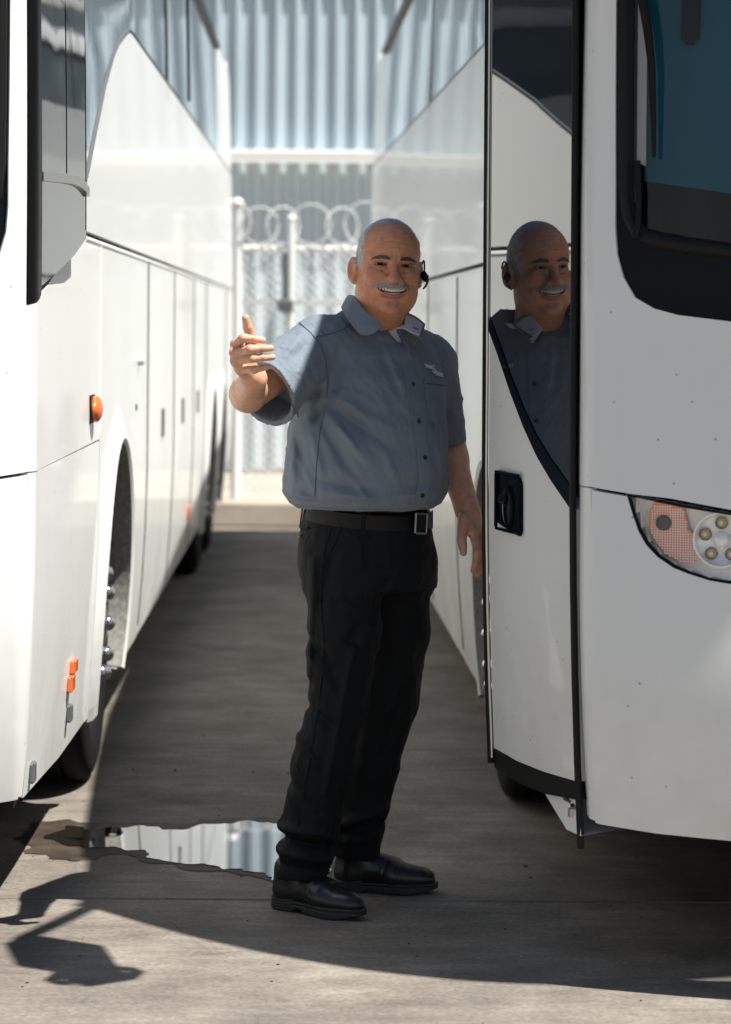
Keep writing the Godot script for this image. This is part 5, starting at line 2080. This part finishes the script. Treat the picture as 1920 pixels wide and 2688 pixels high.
	for row in 2:
		for i in (10 if row == 0 else 8):
			var wide: float = [0.0074, 0.0068, 0.0066, 0.0058, 0.005][absi(i * 2 - 9) / 2] if row == 0 else 0.0052
			var x: float = (i - (4.5 if row == 0 else 3.5)) * (0.0066 if row == 0 else 0.0054)
			var my := -0.0540 + 5.0 * x * x
			var hgt := 0.0082 if row == 0 else 0.005
			var y := my + 0.0030 if row == 0 else my - 0.0058
			var z := 0.0905 - 13.0 * x * x - (0.002 if row == 1 else 0.0)
			te.box(hc + hb * Vector3(x, y, z), Vector3(wide * 0.96, hgt, 0.005), hb * Basis(Vector3.UP, x * 22.0), Color.WHITE, 0.0012)
	part("teeth", te, M.teeth, who)
	# hair, moustache, brows
	var hair := MB.new()
	hair.colored = true
	var tries := 0
	while tries < 48000:
		tries += 1
		var i := rng.randi() % head_n
		var p := mb.v[i] + Vector3(rng.randf() - 0.5, rng.randf() - 0.5, rng.randf() - 0.5) * 0.003
		var q := hi_ * (p - hc)
		if q.y < -0.07 or rng.randf() > hairy(q) * (0.7 if q.y > 0.105 else 1.0):
			continue
		var nn := mb.n[i]
		var dl := Vector3(q.x * 3.0, -0.25 - q.y * 0.5, -1.0) if q.y > 0.06 else Vector3(0, -1.0, -0.7)
		dl += Vector3(rng.randf() - 0.5, rng.randf() - 0.5, rng.randf() - 0.5) * 0.45
		var g := rng.randf_range(0.62, 0.90) if rng.randf() < 0.88 else rng.randf_range(0.14, 0.35)
		strand(hair, p, nn, hb * dl, rng.randf_range(0.008, 0.016), 0.00042, rng.randf_range(0.0003, 0.0016), Color(g, g * 0.985, g * 0.965))
	part("hair", hair, M.hair, who)
	var mo := MB.new()
	mo.colored = true
	for i in 1050:
		var x := rng.randf_range(-0.050, 0.050)
		var t := rng.randf_range(-1.0, 1.0)
		var half := 0.0064 * sqrt(maxf(0.0, 1.0 - pow(absf(x) / 0.051, 3.0)))
		var y := -0.0368 - 1.3 * x * x + half * t
		var p := on_face(x, y)
		var nn := grad(sd_head, p, 0.004)
		var g := rng.randf_range(0.38, 0.72) if rng.randf() < 0.78 else rng.randf_range(0.10, 0.25)
		strand(mo, p, nn, hb * Vector3(x * 26.0 + rng.randf_range(-0.3, 0.3), -1.0, 0.1), rng.randf_range(0.004, 0.008), 0.00034, rng.randf_range(0.0008, 0.0024), Color(g, g * 0.93, g * 0.86))
	part("moustache", mo, M.hair, who)
	for sx in [-1.0, 1.0]:
		var br := MB.new()
		br.colored = true
		for i in 620:
			var t := rng.randf()
			var x := lerpf(0.012, 0.054, t)
			var half := 0.0042 * (1.0 - pow(absf(t - 0.4) / 0.62, 2.0)) + 0.0006
			var y := 0.0265 + 0.0050 * sin(t * 2.5) - 0.0045 * t * t + rng.randf_range(-half, half)
			var p := on_face(x * sx, y)
			var g := rng.randf_range(0.02, 0.07) if rng.randf() < 0.75 else rng.randf_range(0.2, 0.4)
			strand(br, p, grad(sd_head, p, 0.004), hb * Vector3(sx, 0.35 - t, -0.2), rng.randf_range(0.005, 0.009), 0.00035, 0.0014, Color(g, g * 0.9, g * 0.8))
		part("eyebrow", br, M.hair, who)
	# shirt
	mb = MB.new()
	nets(mb, sd_shirt, P(-0.27, 0.975, 6.84), P(0.42, 1.50, 6.20), 0.0053, null, 1.9)
	var shirt := part("shirt", mb, M.shirt, who)
	shirt_trim(shirt)
	# T-shirt at the neck
	mb = MB.new()
	var tee := func(p: Vector3) -> float:
		var d := smin(cap(p, P(0.1459, 1.4953, 6.555), P(0.1446, 1.3808, 6.600), 0.0725, 0.088), prof(p, torso_tab) + 0.012, 0.02)
		return maxf(maxf(d, p.y - (1.4585 + 0.32 * (p.x - 0.19))), 1.36 - p.y)
	nets(mb, tee, P(0.03, 1.35, 6.70), P(0.27, 1.49, 6.38), 0.005)
	part("undershirt", mb, M.white_cloth, who)
	# trousers, belt
	mb = MB.new()
	nets(mb, sd_trousers, P(-0.18, 0.07, 6.82), P(0.35, 1.01, 6.32), 0.0058, null, 1.7)
	var tr := part("trousers", mb, M.trousers, who)
	seam("side_seam", sd_trousers, [Vector2(0.0245, 0.9714), Vector2(0.0022, 0.8935), Vector2(-0.0045, 0.7822), Vector2(0.0067, 0.6709), Vector2(-0.0056, 0.5262), Vector2(-0.0289, 0.3815), Vector2(-0.0579, 0.2201)], 0.0016, 0.0002, M.trousers, tr)
	seam("pocket_edge", sd_trousers, [Vector2(0.0501, 0.9825), Vector2(0.0334, 0.9269), Vector2(0.0022, 0.8712)], 0.0018, 0.0004, M.trousers, tr)
	seam("front_crease", sd_trousers, [Vector2(0.1391, 0.8712), Vector2(0.1224, 0.6820), Vector2(0.0890, 0.4816), Vector2(0.0501, 0.3035), Vector2(0.0223, 0.1477)], 0.0022, 0.0, M.trousers, tr)
	mb = MB.new()
	mb.box(P(-0.0520, 0.9343, 6.500) + Vector3(0.002, 0, 0), Vector3(0.006, 0.010, 0.05), Basis(Vector3.BACK, 0.5) * Basis(Vector3.UP, -0.5), Color.WHITE, 0.002)
	part("wallet_edge", mb, M.tan_leather, tr)
	seam("back_pocket", sd_trousers, [Vector2(-0.0623, 0.9491), Vector2(-0.0490, 0.9502), Vector2(-0.0334, 0.9536)], 0.003, 0.001, M.trousers, tr)
	var ring := []
	for k in 65:
		var a := TAU * k / 64.0
		var dir := LAT * sin(a) + FWD * cos(a)
		var o := P(0.108, 0.984 - 0.016 * cos(a - 0.15), 6.535)
		var lo := 0.05
		var hi2 := 0.30
		for it in 22:
			var m := (lo + hi2) / 2
			if sd_trousers(o + dir * m) < 0.0:
				lo = m
			else:
				hi2 = m
		ring.append([o + dir * (lo + 0.003), dir])
	mb = MB.new()
	for k in 64:
		for e in [[0.0, 0.0, 0.004, 0.004], [1, 0, 0, 0]]:
			pass
		var a0: Vector3 = ring[k][0]
		var a1: Vector3 = ring[k + 1][0]
		var n0: Vector3 = ring[k][1]
		var n1: Vector3 = ring[k + 1][1]
		var u := Vector3(0, 0.018, 0)
		var o2 := [mb.vert(a0 - u + n0 * 0.003, n0), mb.vert(a1 - u + n1 * 0.003, n1), mb.vert(a1 + u + n1 * 0.003, n1), mb.vert(a0 + u + n0 * 0.003, n0)]
		mb.quad(o2[0], o2[1], o2[2], o2[3])
		mb.flat([a0 + u + n0 * 0.003, a1 + u + n1 * 0.003, a1 + u - n1 * 0.02, a0 + u - n0 * 0.02], Vector3.UP)
		mb.flat([a0 - u + n0 * 0.003, a1 - u + n1 * 0.003, a1 - u - n1 * 0.02, a0 - u - n0 * 0.02], Vector3.DOWN)
	var belt := part("belt", mb, M.leather, who)
	var bo: Vector3 = ring[2][0]
	var bn: Vector3 = ring[2][1]
	var bx := Vector3.UP.cross(bn).normalized()
	var bb := Basis(bx, Vector3.UP, bn) * Basis(Vector3.BACK, -0.08)
	mb = MB.new()
	for e in [[0.0, 0.024, 0.052, 0.006], [0.0, -0.024, 0.052, 0.006], [-0.024, 0.0, 0.006, 0.052], [0.024, 0.0, 0.006, 0.052]]:
		mb.box(bo + bb * Vector3(e[0], e[1], 0.010), Vector3(e[2], e[3], 0.006), bb, Color.WHITE, 0.0018)
	part("buckle", mb, M.dark_steel, belt)
	mb = MB.new()
	mb.box(bo + bb * Vector3(0.004, 0, 0.009), Vector3(0.042, 0.034, 0.005), bb, Color.WHITE, 0.0015)
	mb.lathe(bo + bb * Vector3(-0.006, 0, 0.011), bn, [[0.003, 0.0], [0.003, 0.002], [0, 0.002]], 10)
	part("belt_end", mb, M.leather, belt)
	for k in [8, 56, 44]:
		mb = MB.new()
		var lx := Vector3.UP.cross(ring[k][1]).normalized()
		mb.box(ring[k][0] + ring[k][1] * 0.004, Vector3(0.010, 0.046, 0.004), Basis(lx, Vector3.UP, ring[k][1]), Color.WHITE, 0.001)
		part("belt_loop", mb, M.trousers, belt)
	# shoes
	for k in 2:
		shoe_o = P(-0.118, 0.001, 6.505) if k == 0 else P(0.026, 0.001, 6.690)
		var fw2: Vector3 = (P(0.077, 0, 6.365) - P(-0.118, 0, 6.505)).normalized() if k == 0 else (P(0.284, 0, 6.665) - P(0.026, 0, 6.690)).normalized()
		shoe_b = Basis(fw2, Vector3.UP, fw2.cross(Vector3.UP))
		mb = MB.new()
		var mid := shoe_o + fw2 * 0.14 + Vector3(0, 0.065, 0)
		nets(mb, sd_upper, mid - Vector3(0.19, 0.07, 0.19), mid + Vector3(0.19, 0.09, 0.19), 0.0034)
		var shoe := part("shoe", mb, M.shoe, who)
		mb = MB.new()
		nets(mb, sd_sole, mid - Vector3(0.19, 0.07, 0.19), mid + Vector3(0.19, -0.02, 0.19), 0.0030)
		part("sole", mb, M.sole, shoe)
		mb = MB.new()
		for e in [[0.125, 0.082], [0.112, 0.090], [0.099, 0.097]]:
			var p := []
			for j in 7:
				var t := (j - 3) / 3.0
				var q: Vector3 = shoe_o + fw2 * (e[0] + 0.004 * t) + shoe_b.z * t * 0.014 + Vector3(0, e[1] + 0.03, 0)
				for it in 40:
					var dd := sd_upper(q)
					if dd < 0.001:
						break
					q.y -= maxf(dd * 0.8, 0.0005)
				p.append(q + Vector3(0, 0.001, 0))
			mb.tube(p, 0.0017, 6)
		part("lace", mb, M.sole, shoe)

func on_face(x: float, y: float) -> Vector3:
	var z := 0.135
	for i in 60:
		var d := sd_head(hc + hb * Vector3(x, y, z))
		if d < 0.0004:
			break
		z -= maxf(d * 0.75, 0.0004)
		if z < 0.02:
			break
	return hc + hb * Vector3(x, y, z)

func shirt_trim(shirt: Node3D) -> void:
	# placket with its raised edge
	var mid := [Vector2(0.1970, 1.4144), Vector2(0.2059, 1.3721), Vector2(0.2170, 1.3164), Vector2(0.2326, 1.2218), Vector2(0.2449, 1.1383), Vector2(0.2482, 1.0827), Vector2(0.2404, 1.0248)]
	var le := []
	var ri := []
	for q in mid:
		le.append(q + Vector2(-0.0145, 0.002))
		ri.append(q + Vector2(0.0135, -0.002))
	part("placket", leaf(sd_shirt, le, ri, 3, 40, func(u, w): return 0.0034), M.shirt, shirt)
	for q in [Vector2(0.2193, 1.3131), Vector2(0.2326, 1.2218), Vector2(0.2482, 1.1339), Vector2(0.2426, 1.0426)]:
		var s := front(sd_shirt, q)
		var n := grad(sd_shirt, s)
		var mb := MB.new()
		mb.lathe(s + n * 0.0036, n, [[0.0062, 0.0], [0.0062, 0.0020], [0.0048, 0.0028], [0.0040, 0.0018], [0.0, 0.0018]], 18)
		part("button", mb, M.button, shirt)
	# breast pocket
	part("pocket", leaf(sd_shirt, [Vector2(0.2493, 1.3298), Vector2(0.2805, 1.3264), Vector2(0.3117, 1.3209)], [Vector2(0.2582, 1.2185), Vector2(0.2827, 1.2118), Vector2(0.3027, 1.2329)], 14, 12, func(u, w): return 0.0030 if w > 0.14 else 0.0042), M.shirt, shirt)
	seam("pocket_stitch", sd_shirt, [Vector2(0.2527, 1.3142), Vector2(0.2805, 1.3109), Vector2(0.3083, 1.3064)], 0.0010, 0.0040, M.shirt_dark, shirt)
	# armhole, yoke, side and front seams
	seam("armhole_seam", sd_shirt, [Vector2(-0.0623, 1.4656), Vector2(-0.0334, 1.4411), Vector2(-0.0089, 1.4110), Vector2(0.0045, 1.3721), Vector2(0.0111, 1.3220), Vector2(0.0078, 1.2830)], 0.0017, 0.0002, M.shirt_dark, shirt)
	seam("yoke_seam", sd_shirt, [Vector2(-0.0200, 1.4299), Vector2(0.0111, 1.4366), Vector2(0.0467, 1.4478), Vector2(0.0668, 1.4656)], 0.0014, 0.0002, M.shirt_dark, shirt)
	seam("side_seam", sd_shirt, [Vector2(0.0022, 1.2441), Vector2(-0.0089, 1.1940), Vector2(-0.0156, 1.1272), Vector2(-0.0200, 1.0382)], 0.0013, 0.0002, M.shirt_dark, shirt)
	seam("cuff_seam", sd_shirt, [Vector2(-0.0890, 1.3075), Vector2(-0.0757, 1.2663), Vector2(-0.0623, 1.2296)], 0.0014, 0.0002, M.shirt_dark, shirt)
	# collar: the near leaf lies over the shirt, the far leaf shows its pale inside
	var near := [
		[P(0.0599, 1.5360, 6.620), P(0.0505, 1.5208, 6.600), P(0.0423, 1.5046, 6.580)],
		[P(0.0746, 1.5335, 6.500), P(0.0585, 1.5061, 6.470), P(0.0516, 1.4836, 6.455)],
		[P(0.0874, 1.5127, 6.445), P(0.0737, 1.4812, 6.420), P(0.0691, 1.4589, 6.405)],
		[P(0.1026, 1.4935, 6.415), P(0.0890, 1.4633, 6.395), P(0.0855, 1.4400, 6.385)],
		[P(0.1179, 1.4800, 6.395), P(0.1054, 1.4567, 6.380), P(0.0953, 1.4356, 6.375)],
		[P(0.1310, 1.4700, 6.385), P(0.1230, 1.4534, 6.372), P(0.1130, 1.4367, 6.368)],
		[P(0.1442, 1.4622, 6.378), P(0.1395, 1.4522, 6.368), P(0.1306, 1.4467, 6.366)]]
	var g := []
	for j in 9:
		var row := []
		for i in 25:
			var f := i / 24.0 * (near.size() - 1)
			var a := mini(int(f), near.size() - 2)
			var t := f - a
			var w := j / 8.0 * 2.0
			var b := mini(int(w), 1)
			var lo: Vector3 = cub(near, a, t, b)
			var hi: Vector3 = cub(near, a, t, b + 1)
			row.append(lo.lerp(hi, w - b))
		g.append(row)
	var mb := MB.new()
	sheet(mb, g, 0.003)
	part("collar", mb, M.shirt, shirt)
	var ends := [
		[P(0.2049, 1.4870, 6.475), P(0.2016, 1.4712, 6.440), P(0.1976, 1.4533, 6.418)],
		[P(0.2207, 1.4814, 6.475), P(0.2150, 1.4645, 6.440), P(0.2096, 1.4466, 6.410)],
		[P(0.2354, 1.4724, 6.475), P(0.2296, 1.4566, 6.440), P(0.2239, 1.4399, 6.405)],
		[P(0.2477, 1.4623, 6.475), P(0.2430, 1.4488, 6.440), P(0.2363, 1.4355, 6.408)]]
	var rim2 := [
		[P(0.2053, 1.4927, 6.485), P(0.2009, 1.4712, 6.452), P(0.1979, 1.4533, 6.428)],
		[P(0.2233, 1.4859, 6.485), P(0.2177, 1.4645, 6.452), P(0.2099, 1.4455, 6.420)],
		[P(0.2391, 1.4758, 6.485), P(0.2334, 1.4544, 6.452), P(0.2254, 1.4366, 6.415)],
		[P(0.2538, 1.4634, 6.485), P(0.2491, 1.4443, 6.452), P(0.2422, 1.4276, 6.418)]]
	for side in 2:
		var tab: Array = [ends, rim2][side]
		g = []
		for j in 9:
			var row := []
			for i in 17:
				var f := i / 16.0 * 3.0
				var a := mini(int(f), 2)
				var w := j / 8.0
				var p0 := cub(tab, a, f - a, 0)
				var p1 := cub(tab, a, f - a, 1)
				var p2 := cub(tab, a, f - a, 2)
				row.append(p0.lerp(p1, w).lerp(p1.lerp(p2, w), w))
			g.append(row)
		mb = MB.new()
		sheet(mb, g, 0.002)
		part("collar_lining" if side == 0 else "collar", mb, M.collar_pale if side == 0 else M.shirt, shirt)
	mb = MB.new()
	mb.box(P(0.2280, 1.4522, 6.427), Vector3(0.014, 0.0022, 0.002), Basis(Vector3.BACK, -0.30), Color.WHITE, 0.0005)
	part("buttonhole", mb, M.button, shirt)
	# dark inner edge of the opening
	part("front_facing", leaf(sd_shirt, [Vector2(0.1391, 1.4645), Vector2(0.1625, 1.4377), Vector2(0.1870, 1.4077)], [Vector2(0.1458, 1.4678), Vector2(0.1703, 1.4389), Vector2(0.1926, 1.4121)], 2, 12, func(u, w): return 0.003), M.shirt_dark, shirt)
	# embroidered name over the pocket: two staggered words joined by a tall S
	for e in [["TRAN", Vector2(0.2471, 1.3576), 0.0145], ["ERRA", Vector2(0.2749, 1.3387), 0.0145], ["T", Vector2(0.2677, 1.3420), 0.0145], ["S", Vector2(0.2682, 1.3498), 0.030]]:
		var tm := TextMesh.new()
		var sf := SystemFont.new()
		sf.font_names = PackedStringArray(["Droid Sans"])
		sf.font_weight = 400
		tm.font = sf
		tm.text = e[0]
		tm.font_size = 32
		tm.pixel_size = e[2] / 32.0 * 1.0
		tm.depth = 0.0012
		tm.curve_step = 2.0
		tm.horizontal_alignment = HORIZONTAL_ALIGNMENT_LEFT
		tm.vertical_alignment = VERTICAL_ALIGNMENT_CENTER
		var o := MeshInstance3D.new()
		o.name = "embroidered_name"
		o.mesh = tm
		o.material_override = M.thread
		shirt.add_child(o, true)
		var s := front(sd_shirt, e[1] + Vector2(0.008, 0))
		var n := grad(sd_shirt, s, 0.012)
		var right := Vector3.UP.cross(n).normalized()
		var bs := Basis(right, n.cross(right), n) * Basis(Vector3.BACK, -0.16)
		o.transform = Transform3D(bs, s - right * 0.009 + n * 0.0035)

func cub(tab: Array, a: int, t: float, k: int) -> Vector3:
	var n := tab.size() - 1
	return tab[a][k].cubic_interpolate(tab[a + 1][k], tab[maxi(a - 1, 0)][k], tab[mini(a + 2, n)][k], t)

func build_small() -> void:
	# headset on his left ear
	var o := hc + hb * Vector3(0.0875, 0.0, -0.006)
	var hs := thing("headset", "small black wireless headset hooked on the man's ear", "headset", o)
	var mb := MB.new()
	mb.ball(o + hb * Vector3(0.006, -0.006, 0.004), Vector3(0.009, 0.012, 0.010), hb, 16)
	mb.box(o + hb * Vector3(0.012, -0.012, 0.006), Vector3(0.012, 0.020, 0.014), hb, Color.WHITE, 0.003)
	part("earpiece", mb, M.gloss_black, hs)
	mb = MB.new()
	var p := []
	for k in 12:
		var a := lerpf(-0.3, 2.9, k / 11.0)
		p.append(o + hb * Vector3(0.006, 0.008 + 0.024 * sin(a), -0.012 + 0.020 * cos(a)))
	mb.tube(p, 0.0024, 7)
	part("ear_hook", mb, M.black_trim, hs)
	mb = MB.new()
	p = []
	for k in 9:
		var t := k / 8.0
		p.append(o + hb * Vector3(0.016 - 0.013 * t * t, -0.014 - 0.026 * t, 0.010 + 0.014 * t))
	mb.tube(p, [0.0032, 0.0034, 0.0034, 0.0034, 0.0033, 0.0032, 0.003, 0.0026, 0.002], 8)
	part("microphone_boom", mb, M.dark_steel, hs)
	# grit and scraps on the concrete
	var grit := MB.new()
	for k in 120:
		var x := rng.randf_range(-1.0, 1.3)
		var z := rng.randf_range(5.2, 9.5)
		var s := rng.randf_range(0.001, 0.0034) * (1.0 if rng.randf() < 0.9 else 1.9)
		grit.ball(P(x, s * 0.4, z), Vector3(s * 1.5, s * 0.6, s), Basis(Vector3.UP, rng.randf() * TAU), 6)
	var gs := MeshInstance3D.new()
	gs.name = "grit"
	gs.mesh = grit.mesh()
	gs.material_override = M.grit
	add_child(gs, true)
	gs.set_meta("kind", "stuff")
	gs.set_meta("label", "small dark grit and scraps scattered over the concrete lane")
	gs.set_meta("category", "grit")
